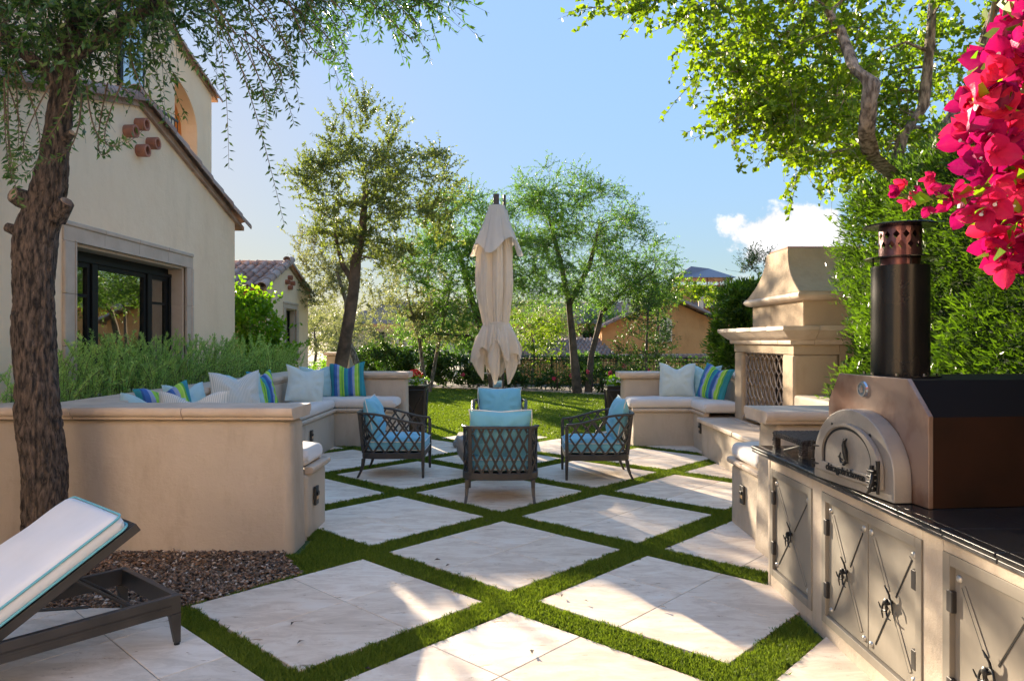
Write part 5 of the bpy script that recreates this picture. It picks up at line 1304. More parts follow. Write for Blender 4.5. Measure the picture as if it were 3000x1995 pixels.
# wall with arched opening: strips over and beside the arch
pts = [(15.75, 5.2), (15.75, 6.15)]+[(14.3+1.45*math.cos(t), 6.15+.95*math.sin(t)) for t in np.linspace(.2, math.pi/2, 9)]+[(12.605, 7.10)]
for a, b in zip(pts[1:-1], pts[2:]): mb.prism([(b[0], b[1]), (a[0], a[1]), (a[0], 7.30), (b[0], 7.30)], -7.35, -7.0, 'x')
mb.prism([(15.75, 3.0), (16.5, 3.0), (16.5, 7.299), (15.75, 7.299)], -7.35, -7.0, 'x')
mb.prism([(12.605, 3.0), (15.75, 3.0), (15.75, 5.2), (12.605, 5.2)], -7.35, -7.0, 'x')
mb.prism([(12.605, 7.3), (16.5, 7.3), (13.6, 8.15), (12.605, 8.15)], -7.35, -7.0, 'x')
part('upper_wall', mb, M['stucco'], H)
part('loggia_wall', MB().box(-9.2, -9.0, 12.605, 16.48, 3.0, 7.25), M['stucco_orange'], H)  # orange colour in the loggia paints the warm light inside the arch
part('loggia_wall', MB().box(-8.99, -7.36, 16.2, 16.49, 3.0, 7.25), M['stucco_orange'], H)
part('loggia_floor', MB().box(-8.99, -7.36, 12.605, 16.19, 5.0, 5.19), M['stucco_orange'], H)
d = Vector((0, 2.9, -.85)).normalized()
for k in range(9): place(rake_me, 'rake_tile', H, Vector((-6.97, 13.6, 8.16))+d*(3.35-k*.385), -d, (.25, 0, 1))
part('roof', MB().prism([(13.6, 8.10), (16.75, 7.18), (16.75, 7.24), (13.6, 8.17)], -9.5, -6.95, 'x'), M['tile_far'], H)
part('balcony_door', MB().box(-6.0, -5.94, 10.75, 11.45, 4.3, 7.0), wf, H)
bd_ = part('door_glass', MB().box(-5.939, -5.935, 10.82, 11.38, 4.4, 6.9), M['glass'], H)
br = MB()
for y in np.arange(11.5, 12.5, .11): br.tube([(-5.9, y, 4.3), (-5.9, y, 5.4)], .008, 4)
br.box(-5.92, -5.88, 11.45, 12.5, 5.4, 5.43); part('balcony_railing', br, M['metal_black'], H, kind='stuff')

# ---- small house with the tiled roof
S = thing('small_house', 'small cream casita with clay tile roof and narrow window beyond the rosemary', 'house', (-5.5, 17.4, 0))
SX = -5.5
gab = [(15.85, -.1), (19.1, -.1), (19.1, 2.78), (17.42, 3.36), (15.85, 2.78)]
part('wall', wall_hole(gab, (17.17, 18.02, 1.15, 2.34), SX-.3, SX), M['stucco'], S)
part('front_wall', MB().box(-10, SX-.31, 15.86, 16.1, -.1, 2.75), M['stucco_warm_lit'], S)
surround(S, SX, 17.17, 18.02, 1.155, 2.34, .16, .2)
sash(S, SX-.19, 17.205, 17.59, 1.16, 2.30, (1.75,), .04); sash(S, SX-.19, 17.60, 17.985, 1.16, 2.30, (1.75,), .04)
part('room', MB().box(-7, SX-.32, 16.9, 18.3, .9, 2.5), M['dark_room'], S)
for y, z in ((17.62, 2.98), (17.42, 2.86), (17.42, 3.10), (17.22, 2.98)): vent(S, SX, y, z, .062, .10)
sl = Vector((0, 1.85, .72)).normalized(); e0 = Vector((0, 15.52, 2.71))
part('roof', MB().prism([(15.52, 2.66), (17.42, 3.39), (17.42, 3.44), (15.52, 2.71)], -10, SX+.05, 'x'), M['tile_far'], S)
part('roof', MB().prism([(17.421, 3.39), (19.32, 2.70), (19.32, 2.75), (17.421, 3.44)], -10, SX+.05, 'x'), M['tile_far'], S)
cover = mesh(barrel(.40, .085, .068, 8), M['tile'], 50)
for col_ in range(15):
    for row in range(6):
        p = Vector((SX-.12-col_*.215, 0, 0))+e0+sl*(row*.335)+Vector((random.uniform(-.008, .008), 0, .012+.008*random.random()))
        place(cover, 'roof_tile', S, p, sl, (0, -.36, 1))
pan = mesh(barrel(.40, .088, .075, 6, deep=-.6), M['tile'], 50)
for col_ in range(14):
    for row in range(6):
        p = Vector((SX-.228-col_*.215, 0, 0))+e0+sl*(row*.335)+Vector((0, 0, .045)); place(pan, 'pan_tile', S, p, sl, (0, -.36, 1))
for k in range(6):
    place(rake_me, 'rake_tile', S, Vector((SX+.02, 15.50, 2.735))+sl*(k*.36), sl, (.25, 0, 1))
sd2 = Vector((0, -1.9, .69)).normalized()
for k in range(6): place(rake_me, 'rake_tile', S, Vector((SX+.02, 19.34, 2.755))+sd2*(k*.36), sd2, (.25, 0, 1))
for k in range(11): place(rake_me, 'ridge_tile', S, Vector((SX-.35-k*.38, 17.42, 3.43)), (1, 0, 0), (0, 0, 1))
part('gutter', MB().tube([(-10, 15.47, 2.66), (SX+.02, 15.47, 2.66)], .055, 8), simple('copper_gutter', (.30, .11, .06), rough=.5, metal=.4), S)

# ---- pillar and distant boundary on the left
pl_ = thing('stucco_pillar', 'short stucco garden wall post with stone cap behind the leaning olive trunk', 'pillar', (-4.95, 20.5, 0))
part('shaft', MB().box(-5.30, -4.62, 20.2, 20.7, -.1, 1.13), S_, pl_, bevel=.03); part('cap', MB().box(-5.36, -4.56, 20.14, 20.76, 1.131, 1.22), M['coping'], pl_, bevel=.02)
# ---- fence
FA, FB = Vector((-4.6, 26.2, 0)), Vector((7.2, 20.3, 0)); fd = (FB-FA); FLn = fd.length; fd.normalize()
fe = thing('iron_fence', 'black wrought iron fence with thin pickets across the back of the lawn', 'fence', (-4.6, 26.2, 0))
def fp_(s, z): p = FA+fd*s; return (p.x, p.y, z)
mb = MB()
for s in np.arange(.1, FLn, .115): mb.tube([fp_(s, .08), fp_(s, 1.04)], .0085, 4)
part('pickets', mb, M['metal_black'], fe, kind='stuff')
for z in (.12, .92, 1.03): part('rail', MB().tube([fp_(0, z), fp_(FLn, z)], .016, 4), M['metal_black'], fe)
for s in np.arange(0, FLn, 2.2): part('post', MB().tube([fp_(s, -.1), fp_(s, 1.07)], .028, 4), M['metal_black'], fe)
# ---- neighbour houses
def tile_slope(A, B, Cc, D, parent, cols, rows, name='roof_tiles'):
    """quad A(eave left) B(eave right) Cc(ridge right) D(ridge left); waves of clay tiles in real relief"""
    A, B, Cc, D = map(Vector, (A, B, Cc, D)); nrm = (B-A).cross(D-A).normalized(); mb = MB(); per = 6
    if nrm.z < 0: nrm = -nrm
    for r_ in range(rows):
        f0, f1 = r_/rows, (r_+1)/rows
        for lo_, hi_ in ((f0, f1),):
            row0, row1 = [], []
            for i in range(cols*per+1):
                t_ = i/(cols*per); h = .07*math.cos(2*math.pi*i/per)
                a = A.lerp(B, t_).lerp(D.lerp(Cc, t_), lo_); b = A.lerp(B, t_).lerp(D.lerp(Cc, t_), min(1, hi_+.02))
                row0.append(a+nrm*(h+.09)); row1.append(b+nrm*(h+.03))
            k = len(row0); mb.add(row0+row1+[p-nrm*.06 for p in row0], [(i, i+1, k+i+1, k+i) for i in range(k-1)]+[(2*k+i, 2*k+i+1, i+1, i) for i in range(k-1)])
    return part(name, mb, M['tile_far'], parent, kind='stuff', smooth=50)
n1_ = thing('orange_house', 'orange stucco neighbour house with low gable and arched shuttered window', 'house', (7, 32, 0))
a_, b_, pk = (4.0, 31.5), (9.4, 32.5), (7.0, 32.05)
def yl(x): return 31.5+(x-4.0)*1.0/5.4
mb = MB(); ws = [(4.0, -1.5), (9.4, -1.5), (9.4, 2.45), (7.0, 3.45), (4.0, 2.15)]
mb.add([(x, yl(x), z) for x, z in ws]+[(x+.8, yl(x)+8, z) for x, z in ws], [tuple(range(5))]+[(i, 5+i, 5+(i+1) % 5, (i+1) % 5) for i in range(5)])
part('wall', mb, M['stucco_orange'], n1_)
tile_slope((3.7, 31.2, 2.02), (4.6, 39, 2.02), (7.9, 40, 3.55), (7.0, 31.7, 3.52), n1_, 26, 8)
tile_slope((9.9, 32.2, 2.30), (10.8, 40, 2.30), (7.9, 40, 3.55), (7.0, 31.7, 3.52), n1_, 26, 8)
for A, B in (((3.75, 31.2, 2.02), (7.0, 31.72, 3.52)), ((9.85, 32.2, 2.30), (7.0, 31.72, 3.52))):
    A, B = Vector(A), Vector(B); d = (B-A).normalized(); n = int((B-A).length/.40)
    for k in range(n): place(rake_me, 'rake_tile', n1_, A+d*k*.40+Vector((0, -.05, .06)), d, (0, -.3, 1))
wx, wz0, wz1 = 6.95, 1.50, 2.35
wpts = [(wx-.30, wz0), (wx+.30, wz0), (wx+.30, wz1)]+[(wx+.30*math.cos(t), wz1+.24*math.sin(t)) for t in np.linspace(.2, math.pi-.2, 9)]+[(wx-.30, wz1)]
part('shutter_panel', MB().add([(x, yl(x)-.03, z) for x, z in wpts]+[(x, yl(x)-.005, z) for x, z in wpts], [tuple(range(len(wpts)))]+[(i, (i+1) % len(wpts), len(wpts)+(i+1) % len(wpts), len(wpts)+i) for i in range(len(wpts))]), M['stucco'], n1_)
for a, b in (((wx-.40, 1.80), (wx+.42, 1.80)), ((wx-.40, 2.22), (wx+.42, 2.22)), ((wx, 1.30), (wx, 2.55))):
    part('iron_bar', MB().tube([(a[0], yl(a[0])-.10, a[1]), (b[0], yl(b[0])-.10, b[1])], .018, 6), M['metal_black'], n1_)
part('ledge', MB().add([(x, yl(x)-.35*k, z) for k, z in ((0, .95), (1, .95), (1, .88), (0, .88)) for x in (4.0, 9.1)], [(0, 1, 3, 2), (2, 3, 5, 4), (4, 5, 7, 6)]), M['coping'], n1_)
tile_slope((4.6, 30.6, .55), (9.0, 31.3, .55), (8.7, 32.1, .88), (4.5, 31.6, .88), n1_, 20, 3)
tile_slope((-1.5, 28.8, .55), (4.6, 29.4, .55), (3.9, 32.4, 1.62), (-1.0, 31.8, 1.62), n1_, 30, 9)
part('vent_pipe', MB().lathe([(.13, 0), (.13, .55), (.20, .56), (.22, .64), (.14, .70)], 9.6, 36, 16, 3.1), M['stucco'], n1_, smooth=50)
part('garden_wall', MB().add([], []).prism([(-1.6, 27.3), (7.5, 27.6), (7.5, 27.9), (-1.6, 27.6)], -.5, .86), M['stucco_orange'], n1_)
n2 = thing('far_villa', 'far villa with terracotta roofs and a metal roofed rooftop ramada', 'house', (15, 50, 0))
part('wall', MB().box(10.5, 26, 50, 58, -1, 3.9), M['stucco_orange'], n2)
tile_slope((9.6, 49.2, 3.8), (26.5, 49.2, 3.8), (24, 54, 5.5), (12.5, 54, 5.5), n2, 50, 10)
part('tower', MB().box(12.0, 15.6, 50.5, 53.5, 3.8, 5.5), M['stucco_orange'], n2)
for x, y in ((11.8, 50), (13.75, 49.9), (15.5, 50.1), (15.5, 53), (11.8, 53)): part('ramada_post', MB().tube([(x, y, 4.2), (x, y, 6.0)], .05, 6), M['rust'], n2)
part('ramada_roof', MB().add([(11.5, 49.6, 5.98), (15.75, 49.6, 5.98), (15.75, 53.6, 5.98), (11.5, 53.6, 5.98), (12.9, 51, 6.9), (14.4, 51.8, 6.82)], [(0, 1, 5, 4), (1, 2, 5), (2, 3, 4, 5), (3, 0, 4), (3, 2, 1, 0)]), M['metal_roof'], n2)
mb = MB()
for k in range(18):
    a = rng.uniform(0, 6.28); cx, cz = 13.9+rng.uniform(0, 1.5), 5.2+rng.uniform(.0, .55)
    mb.tube([(cx+.16*math.cos(t), 50.0, cz+.16*math.sin(t)) for t in np.linspace(a, a+4.5, 8)], .016, 4)
part('scroll_work', mb, M['rust'], n2, kind='stuff')
n3 = thing('distant_house', 'pale distant house with long low tile roof glimpsed through the trees', 'house', (0, 62, 0))
part('wall', MB().box(-14, 13, 60, 68, -1, 3.0), M['stucco'], n3)
tile_slope((-15, 59, 2.9), (14, 59, 2.9), (11, 64, 5.0), (-11, 64, 5.0), n3, 60, 10)
for k in range(7): part('window', MB().box(-12+k*3.6, -10.8+k*3.6, 59.94, 59.97, .9, 2.3), M['window_frame'], n3)

# ================================================================== PLANTS
def rosemary(x, y, n, h, label):
    t = thing('rosemary_bush', label, 'rosemary', (x, y, .93), group='rosemary bushes in the planter')
    stems = MB(); Ps, Ds = [], []
    for k in range(n):
        a = rng.uniform(0, 6.28); b = np.array([x+rng.normal()*.13, y+rng.normal()*.24, .93]); hh = .84*h*rng.uniform(.4, 1.15)
        ln_ = np.array([math.cos(a)*.16, math.sin(a)*.18+.0, 0])*rng.random()+np.array([.06*rng.normal()+.03, .05*rng.normal(), 0])
        pts = [b+ln_*f*f*1.4+np.array([0, 0, hh*f]) for f in (0, .35, .7, 1)]
        stems.tube(pts, [.004, .0035, .003, .0015], 3, cap=False)
        m = int(150*hh/.5); f = rng.random(m)**.8; base = b+ln_*(f[:, None]**2)*1.4+np.c_[np.zeros((m, 2)), hh*f]
        d = rng.normal(size=(m, 3)); d[:, 2] = np.abs(d[:, 2])*.4+.35+f*.8; Ps.append(base); Ds.append(unit(d))
    part('stems', stems, M['stem'], t, kind='stuff')
    V, F, r = leaves(np.concatenate(Ps), np.concatenate(Ds), .036, .0075, .1); bulk('foliage', V, F, M['rosemary'], t, r*.7+.3*rng.random())
ros = [(-4.02, 5.95, 30, .44, 'low yellowish rosemary bush at the near end of the planter beside the trunk'), (-4.0, 6.5, 44, .66, 'second rosemary bush from the near end, beneath the window left edge'), (-4.02, 7.05, 48, .72, 'tall rosemary bush in front of the left casement'),
       (-3.98, 7.65, 50, .78, 'tallest rosemary bush before the middle window pane'), (-4.02, 8.25, 48, .72, 'rosemary bush below the right half of the window'), (-4.0, 8.85, 46, .70, 'rosemary bush below the right casement'),
       (-4.0, 9.45, 46, .74, 'rosemary bush just past the window surround'), (-4.02, 10.1, 46, .76, 'rosemary bush in front of the blank wall'), (-4.0, 10.8, 46, .76, 'rosemary bush at the corner of the main house'),
       (-4.0, 11.5, 42, .66, 'rosemary bush in front of the citrus shrub'), (-4.0, 12.15, 40, .58, 'last rosemary bush at the far end of the planter')]
for a in ros: rosemary(*a)

grow('citrus_shrub', 'bright green broad-leaved shrub between the main house and the casita', [[(-5.1, 13.3, -.1, .05), (-5.1, 13.3, .8, .04), (-5.0, 13.2, 1.5, .02)]],
     [(-5.0, 13.2, 1.7, .65, .6, .65, 1), (-4.6, 13.1, 1.3, .45, .4, .35, .5)], 90, .085, .05, M['leaf_citrus'], M['bark_far'], per=16, twig=.3, cat='shrub')

# ---- near left tree
nt_pts = [(-3.19, 4.85, -.05, .18), (-3.186, 4.85, .32, .150), (-3.23, 4.85, .92, .150), (-3.27, 4.85, 1.51, .140), (-3.284, 4.85, 1.96, .140), (-3.25, 4.85, 2.30, .150), (-3.17, 4.85, 2.58, .125),
          (-3.13, 4.85, 2.85, .098), (-3.10, 4.86, 3.15, .085), (-3.06, 4.88, 3.45, .075), (-3.03, 4.9, 3.74, .062), (-2.9, 4.95, 4.3, .045)]
nr_ = thing('shade_tree', 'dark rough barked tree with knotted trunk in gravel in front of the left wall', 'tree', (-3.19, 4.85, 0))
grow('', '', [nt_pts, [(-3.08, 4.85, 3.3, .05), (-3.5, 4.7, 3.7, .035), (-4.2, 4.5, 4.0, .02)], [(-3.05, 4.88, 3.5, .05), (-2.3, 4.9, 4.0, .035), (-1.5, 5.0, 4.2, .02)], [(-3.03, 4.9, 3.7, .04), (-2.6, 5.2, 4.3, .03), (-1.9, 5.4, 4.6, .02)]],
     [(-3.35, 4.75, 3.72, .65, .5, .30, 2.0), (-2.75, 4.85, 3.95, .6, .5, .22, 1.2), (-4.0, 4.6, 3.6, .55, .5, .38, 1.6), (-3.1, 4.8, 4.5, 1.5, .9, .4, 2.0), (-2.0, 5.0, 4.10, .7, .6, .2, 1.1), (-1.1, 5.0, 4.18, .6, .5, .15, .5), (-2.5, 4.9, 3.7, .25, .3, .12, .15)],
     170, .056, .018, M['leaf_near'], M['bark'], per=22, twig=.36, droop=.42, up=-.1, twigs=3, root=nr_, rmin=.004, detail=True)
sb = [((-3.27, 4.80, 2.50), (-3.31, 4.70, 2.53), .07, .052), ((-3.30, 4.85, 2.28), (-3.43, 4.80, 2.33), .05, .03), ((-3.12, 4.84, 2.40), (-3.02, 4.80, 2.50), .07, .05), ((-3.06, 4.84, 2.93), (-2.99, 4.81, 2.97), .035, .025)]
for a, b, r0, r1 in sb:
    o = part('branch_stub', MB().tube([a, tuple((Vector(a)+Vector(b))/2), b], [r0, (r0+r1)/2*1.05, r1], 12, jit=.08), M['bark'], nr_, smooth=60)
    A, B = Vector(a), Vector(b); d = (B-A).normalized(); part('cut_end', MB().tube([B-d*.002, B+d*.006], [r1*.8, r1*.72], 12), M['wood_cut'], o)
def PX(xd, yd, Y): return np.array([(xd*1.2723-1500)*Y/2075, Y, 1.56+(784-yd)*1.2723*Y/2075])
strands = [((430, -60), (500, 60), (527, 390), 4.7), ((470, -40), (560, 170), (655, 520), 4.6), ((520, -40), (620, 130), (678, 290), 4.9), ((600, -50), (720, 60), (812, 200), 5.0), ((560, -30), (640, 60), (690, 250), 4.8),
           ((800, -60), (900, 0), (992, 95), 5.1), ((880, -50), (960, -10), (1010, 22), 5.1), ((720, -60), (840, -5), (915, 85), 5.0), ((640, -40), (760, 40), (800, 190), 5.2), ((380, 0), (430, 120), (500, 200), 4.7),
           ((20, 150), (22, 330), (48, 482), 4.5), ((10, 180), (14, 330), (30, 415), 4.4), ((180, 180), (110, 320), (10, 400), 4.6), ((200, 200), (240, 330), (330, 300), 4.7), ((300, 120), (340, 220), (420, 270), 4.7), ((560, 60), (600, 190), (640, 260), 4.7), ((680, -30), (740, 60), (770, 150), 4.9)]
for (a, b, c, Yd) in list(strands):
    for q in range(2):
        o_ = lambda p, s: (p[0]+rng.normal()*s, p[1]+rng.normal()*s*.8)
        if 380 < c[0] < 560: continue
        strands.append((o_(a, 35), o_(b, 35), (b[0]+(c[0]-b[0])*rng.uniform(.2, .6)+rng.normal()*25, b[1]+(c[1]-b[1])*rng.uniform(.1, .55)), Yd+rng.uniform(-.2, .3)))
tw = MB(); P_, D_ = [], []
for a, b, c, Yd in strands:
    A, B, Cc = PX(*a, Yd+.1), PX(*b, Yd), PX(*c, Yd-.05); prev = None; pts = []
    n = 26
    for i in range(n+1):
        f = i/n; p = (1-f)**2*A+2*f*(1-f)*(2*B-.5*A-.5*Cc)+f*f*Cc; pts.append(p)
    tw.tube(pts[::2], list(np.linspace(.006, .0012, len(pts[::2]))), 4, cap=False)
    L_ = sum(np.linalg.norm(pts[i+1]-pts[i]) for i in range(n)); m = int(L_/.017)
    for k in range(m):
        f = (k+.5)/m*n; i = int(f); p = pts[i]+(pts[min(i+1, n)]-pts[i])*(f-i); t_ = unit(pts[min(i+1, n)]-pts[i]); sd_ = unit(np.cross(t_, [0, 1, .2]))*(1 if k % 2 else -1)
        P_.append(p); D_.append(unit(sd_+t_*.7+rng.normal(size=3)*.35))
part('hanging_twigs', tw, M['twig'], nr_, kind='stuff')
V, F, r = leaves(np.array(P_), np.array(D_), .045, .015, .1); bulk('hanging_leaves', V, F, M['leaf_near'], nr_, r)

# ---- right tree over the hedge
def TR(lst, dy=0):
    return [(*PX(x, y, Y), r) for x, y, Y, r in lst]
rt = TR([(2150, 640, 7.0, 0.136), (2110, 450, 6.8, 0.120), (2055, 402, 6.3, 0.088), (2005, 360, 5.9, 0.076), (1995, 300, 5.6, 0.068), (2000, 240, 5.5, 0.068), (2008, 190, 5.5, 0.072), (1965, 155, 5.6, 0.052), (1935, 70, 5.8, 0.044), (1885, -10, 6.0, 0.036), (1780, -120, 6.4, 0.024)])
rt2 = TR([(2150, 640, 7.2, 0.120), (2060, 385, 7.2, 0.068), (2080, 310, 7.2, 0.064), (2125, 250, 7.2, 0.060), (2140, 120, 7.2, 0.056), (2150, -40, 7.2, 0.040)])
rt3 = TR([(2180, 640, 7.1, 0.120), (2125, 370, 6.9, 0.064), (2165, 305, 6.9, 0.064), (2225, 220, 6.9, 0.056), (2260, 110, 6.9, 0.052), (2310, -40, 6.9, 0.040)])
t = grow('lime_green_tree', 'sunlit lime green broadleaf tree with grey flaking trunks rising behind the tall hedge', [rt, rt2, rt3],
     [(1.35, 6.3, 4.78, .75, .6, .28, 1.3), (2.0, 6.5, 4.7, .7, .7, .45, 1.3), (2.55, 6.5, 4.35, .55, .8, .5, 1.6), (3.3, 7.5, 4.4, .8, .45, .6, 1.6), (2.65, 6.5, 3.75, .55, .6, .35, 1.2), (3.7, 7.6, 3.75, .7, .5, .45, 1.4), (2.25, 6.4, 3.55, .4, .4, .16, .5), (2.75, 6.2, 3.15, .45, .4, .16, .5),
      (4.3, 8.0, 4.2, 1.0, .6, .8, 2.4), (5.4, 8.0, 4.6, 1.0, .8, .9, 1.8), (4.6, 6.6, 5.0, .8, .5, .3, .6), (3.2, 6.4, 5.3, 1.7, 1.1, .45, 2.2), (2.0, 6.4, 4.05, .35, .4, .18, .35)],
     330, .056, .042, M['leaf_right'], M['bark_grey'], per=18, twig=.34, droop=.15, twigs=3, detail2=True)
# ---- middle and far trees
grow('olive_tree', 'leaning olive brown leafed tree behind the left bench with bare lower trunk', [[(-3.42, 13.6, -.05, .16), (-3.30, 13.6, 1.0, .13), (-3.16, 13.6, 1.76, .12), (-3.03, 13.6, 2.6, .11), (-3.0, 13.6, 3.09, .10), (-2.88, 13.6, 3.6, .08), (-2.8, 13.6, 4.6, .05)], [(-3.03, 13.6, 2.65, .06), (-3.25, 13.6, 3.0, .05), (-3.4, 13.6, 3.6, .03)]],
     [(-2.85, 13.6, 5.5, .75, .8, .55, 1.0), (-3.1, 13.6, 4.65, 1.05, 1, .65, 2.2), (-2.05, 13.6, 4.6, 1.0, 1, .7, 2.2), (-1.95, 13.6, 3.75, .85, .8, .5, 1.4), (-3.3, 13.6, 3.75, .6, .6, .35, .8), (-2.5, 13.6, 3.3, .7, .6, .3, .6)],
     230, .062, .026, M['leaf_olive'], M['bark_far'], per=23, twig=.38, twigs=3, up=.25)
grow('pale_olive_tree', 'pale grey green tree behind the casita with curved whitish trunk', [[(-3.9, 19, -.1, .10), (-4.15, 19, .9, .09), (-4.4, 19, 1.6, .08), (-4.45, 19, 2.6, .06), (-4.7, 19, 3.4, .04)]],
     [(-4.9, 19, 4.0, .9, .9, .8, 1.3), (-5.2, 19, 3.0, .8, .8, .6, 1), (-3.9, 19.2, 3.2, 1.0, .9, .9, 1.2)], 130, .07, .024, M['leaf_pale'], M['bark_grey'], per=22, twig=.42, up=.4)
grow('yellow_thicket_tree', 'thin yellow green multi stemmed tree between the olive tree and the umbrella', [[(-2.6, 21.5, -.1, .07), (-2.8, 21.5, 1.5, .05), (-3.2, 21.5, 3.0, .03)], [(-2.5, 21.5, 0, .06), (-2.2, 21.5, 1.6, .05), (-1.9, 21.5, 3.0, .03)]],
     [(-2.9, 21.5, 3.1, 1.2, 1, 1.0, 1), (-2.1, 21.5, 2.1, 1.0, .9, .7, .8)], 110, .075, .03, M['leaf_pale'], M['bark_grey'], per=20, twig=.42, up=.3)
grow('mesquite_tree', 'feathery green mesquite tree left of the umbrella with low arching branch', [[(-.5, 21, -.1, .14), (-.75, 21, 1.4, .12), (-1.2, 21, 2.8, .09), (-1.6, 21, 4.3, .05)], [(-.7, 21, 1.3, .07), (-1.3, 20.8, 1.7, .05), (-2.2, 20.6, 1.75, .03)]],
     [(-1.5, 20.6, 5.0, 1.1, 1.1, .9, 1.8), (-2.1, 20.6, 3.8, 1.1, 1, .8, 1.4), (-.7, 20.6, 3.7, .9, .8, 1.2, 1.4), (-1.3, 20.6, 2.8, 1.2, .8, .6, 1), (-1.3, 20.4, 1.9, 1.2, .8, .35, .8)], 330, .060, .021, M['leaf_mesq'], M['bark_far'], per=34, twig=.5, up=.15, twigs=3)
grow('mesquite_tree', 'widest feathery green mesquite tree with two dark trunks right of the umbrella', [[(1.95, 21, -.1, .15), (1.84, 21, 1.1, .12), (1.69, 21, 2.64, .09), (1.43, 21, 3.93, .07), (1.1, 21, 5.2, .05)], [(2.25, 21, -.1, .12), (2.35, 21, 1.1, .09), (2.68, 21, 2.4, .07), (3.45, 21, 3.16, .045), (4.2, 21, 3.6, .04)], [(1.69, 21, 2.6, .09), (2.3, 21, 3.8, .07), (2.6, 21, 5.0, .04)]],
     [(.5, 20.7, 5.1, 1.0, 1.1, 1.1, 1.5), (1.3, 20.8, 5.95, 1.1, 1.1, .75, 1.3), (2.4, 20.8, 5.2, 1.2, 1.2, .9, 1.7), (3.4, 20.8, 4.4, 1.0, 1.1, .8, 1.4), (.4, 20.8, 3.9, .8, 1, .8, .9), (4.2, 20.8, 3.5, .8, .8, .5, .6), (1.8, 21.2, 4.3, 1.3, 1.1, .7, 1), (3.9, 20.8, 2.9, .8, .5, .25, .3), (.2, 20.8, 2.9, .6, .8, .5, .5), (1.0, 21, 4.9, 1.3, 1.1, 1.0, 1.0), (3.0, 21, 3.6, .9, .8, .6, .7), (1.2, 20.6, 3.3, 1.1, .8, .5, 1.0), (4.0, 20.7, 3.0, .9, .6, .5, .8), (2.4, 20.6, 2.9, .8, .6, .4, .6)],
     640, .058, .019, M['leaf_mesq'], M['bark_far'], per=30, twig=.55, up=.25, droop=.2, twigs=3)
grow('lime_shrub_tree', 'sunlit yellow green tree leaning over the orange neighbour roof', [[(5.6, 27, -.1, .08), (5.5, 27, 1.5, .06), (5.6, 27, 3.0, .04)]], [(5.0, 27, 3.25, .9, .8, .28, 1), (6.3, 27, 3.55, 1.0, .8, .35, 1), (7.5, 27, 3.3, .5, .5, .3, .4)], 48, .10, .05, M['leaf_right'], M['bark_far'], per=16, twig=.4, up=.1)
grow('fence_shrub', 'tall dark airy shrub in front of the orange house', [[(3.75, 19.8, -.1, .05), (3.75, 19.8, 1.2, .04), (3.8, 19.8, 2.4, .02)]], [(3.75, 19.8, 1.7, .55, .5, 1.0, 1.6), (3.4, 19.8, 1.1, .4, .4, .7, .6), (4.2, 19.8, 1.3, .4, .4, .7, .6)], 62, .06, .024, M['leaf_dark'], M['bark_far'], per=18, twig=.42, up=.8, cat='shrub', group='shrubs along the fence')
def shrub(label, x, y, rx, ry, h, n=60, m='leaf_dark', roses=0, lf=.07):
    t = grow('fence_shrub', label, [[(x, y, -.1, .03), (x, y, h*.3, .025), (x, y, h*.6, .015)]], [(x, y, h*.55, rx, ry, h*.45, 1)], n, lf, lf*.5, M[m], M['bark_far'], per=16, twig=.28, up=.3, cat='shrub', group='shrubs along the fence', twigs=3, shell=.3)
    for k in range(roses):
        c = np.array([x+rng.uniform(-rx, rx), y-ry*.8-.1, h*rng.uniform(.5, 1.02)]); q = unit(rng.normal(size=(40, 3)))*.035
        V, F, r = leaves(c+q, unit(q+rng.normal(size=(40, 3))*.03), .04, .045); bulk('rose', V, F, M['pink_rose'], t, r, kind=None)
    return t
grow('clipped_shrub_mass', 'broad clipped green shrub at the left end of the fence beside the pillar', [[(-3.9, 23.4, -.1, .05), (-3.9, 23.4, .6, .04)]], [(-4.2, 23.2, .75, .9, .7, .65, 1), (-3.0, 23.4, .75, .9, .7, .62, 1), (-2.0, 23.2, .55, .8, .6, .5, .8)], 240, .075, .045, M['leaf_dark'], M['bark_far'], per=16, twig=.26, up=.2, cat='shrub', shell=.6)
for a in (('low rose bush left of the umbrella by the fence', -1.1, 22.9, .6, .4, .62, 26, 'leaf_dark', 2), ('rose bush in front of the fence just left of the umbrella pole', .1, 22.4, .6, .4, .62, 22, 'leaf_dark', 1), ('spreading rose bush right of the umbrella with red blooms', 1.4, 21.9, .7, .4, .60, 24, 'leaf_dark', 3),
          ('dark rose bush under the big mesquite with pink blooms', 2.7, 21.2, .7, .5, .80, 40, 'leaf_dark', 4), ('rose bush left of the tall airy shrub', 3.3, 20.3, .55, .4, .75, 32, 'leaf_dark', 3), ('rose bush behind the right bench back', 4.9, 19.8, .8, .4, .80, 34, 'leaf_dark', 4)): shrub(*a)
# creeper over the fence
n = 3600; s = rng.uniform(4.8, FLn-1.2, n); P = np.array(FA)[None]+np.array(fd)[None]*s[:, None]+rng.normal(size=(n, 3))*np.array([.08, .12, 0]); P[:, 2] = 1.02-np.abs(rng.normal(size=n))*.20*(1.2+np.sin(s*1.3))+.06
V, F, r = leaves(P, rdir(n), .075, .045); o = bulk('fence_creeper', V, F, M['leaf_dark'], None, r, kind=None); tag(o, 'dark green creeper hanging over the top rail of the iron fence', 'creeper')
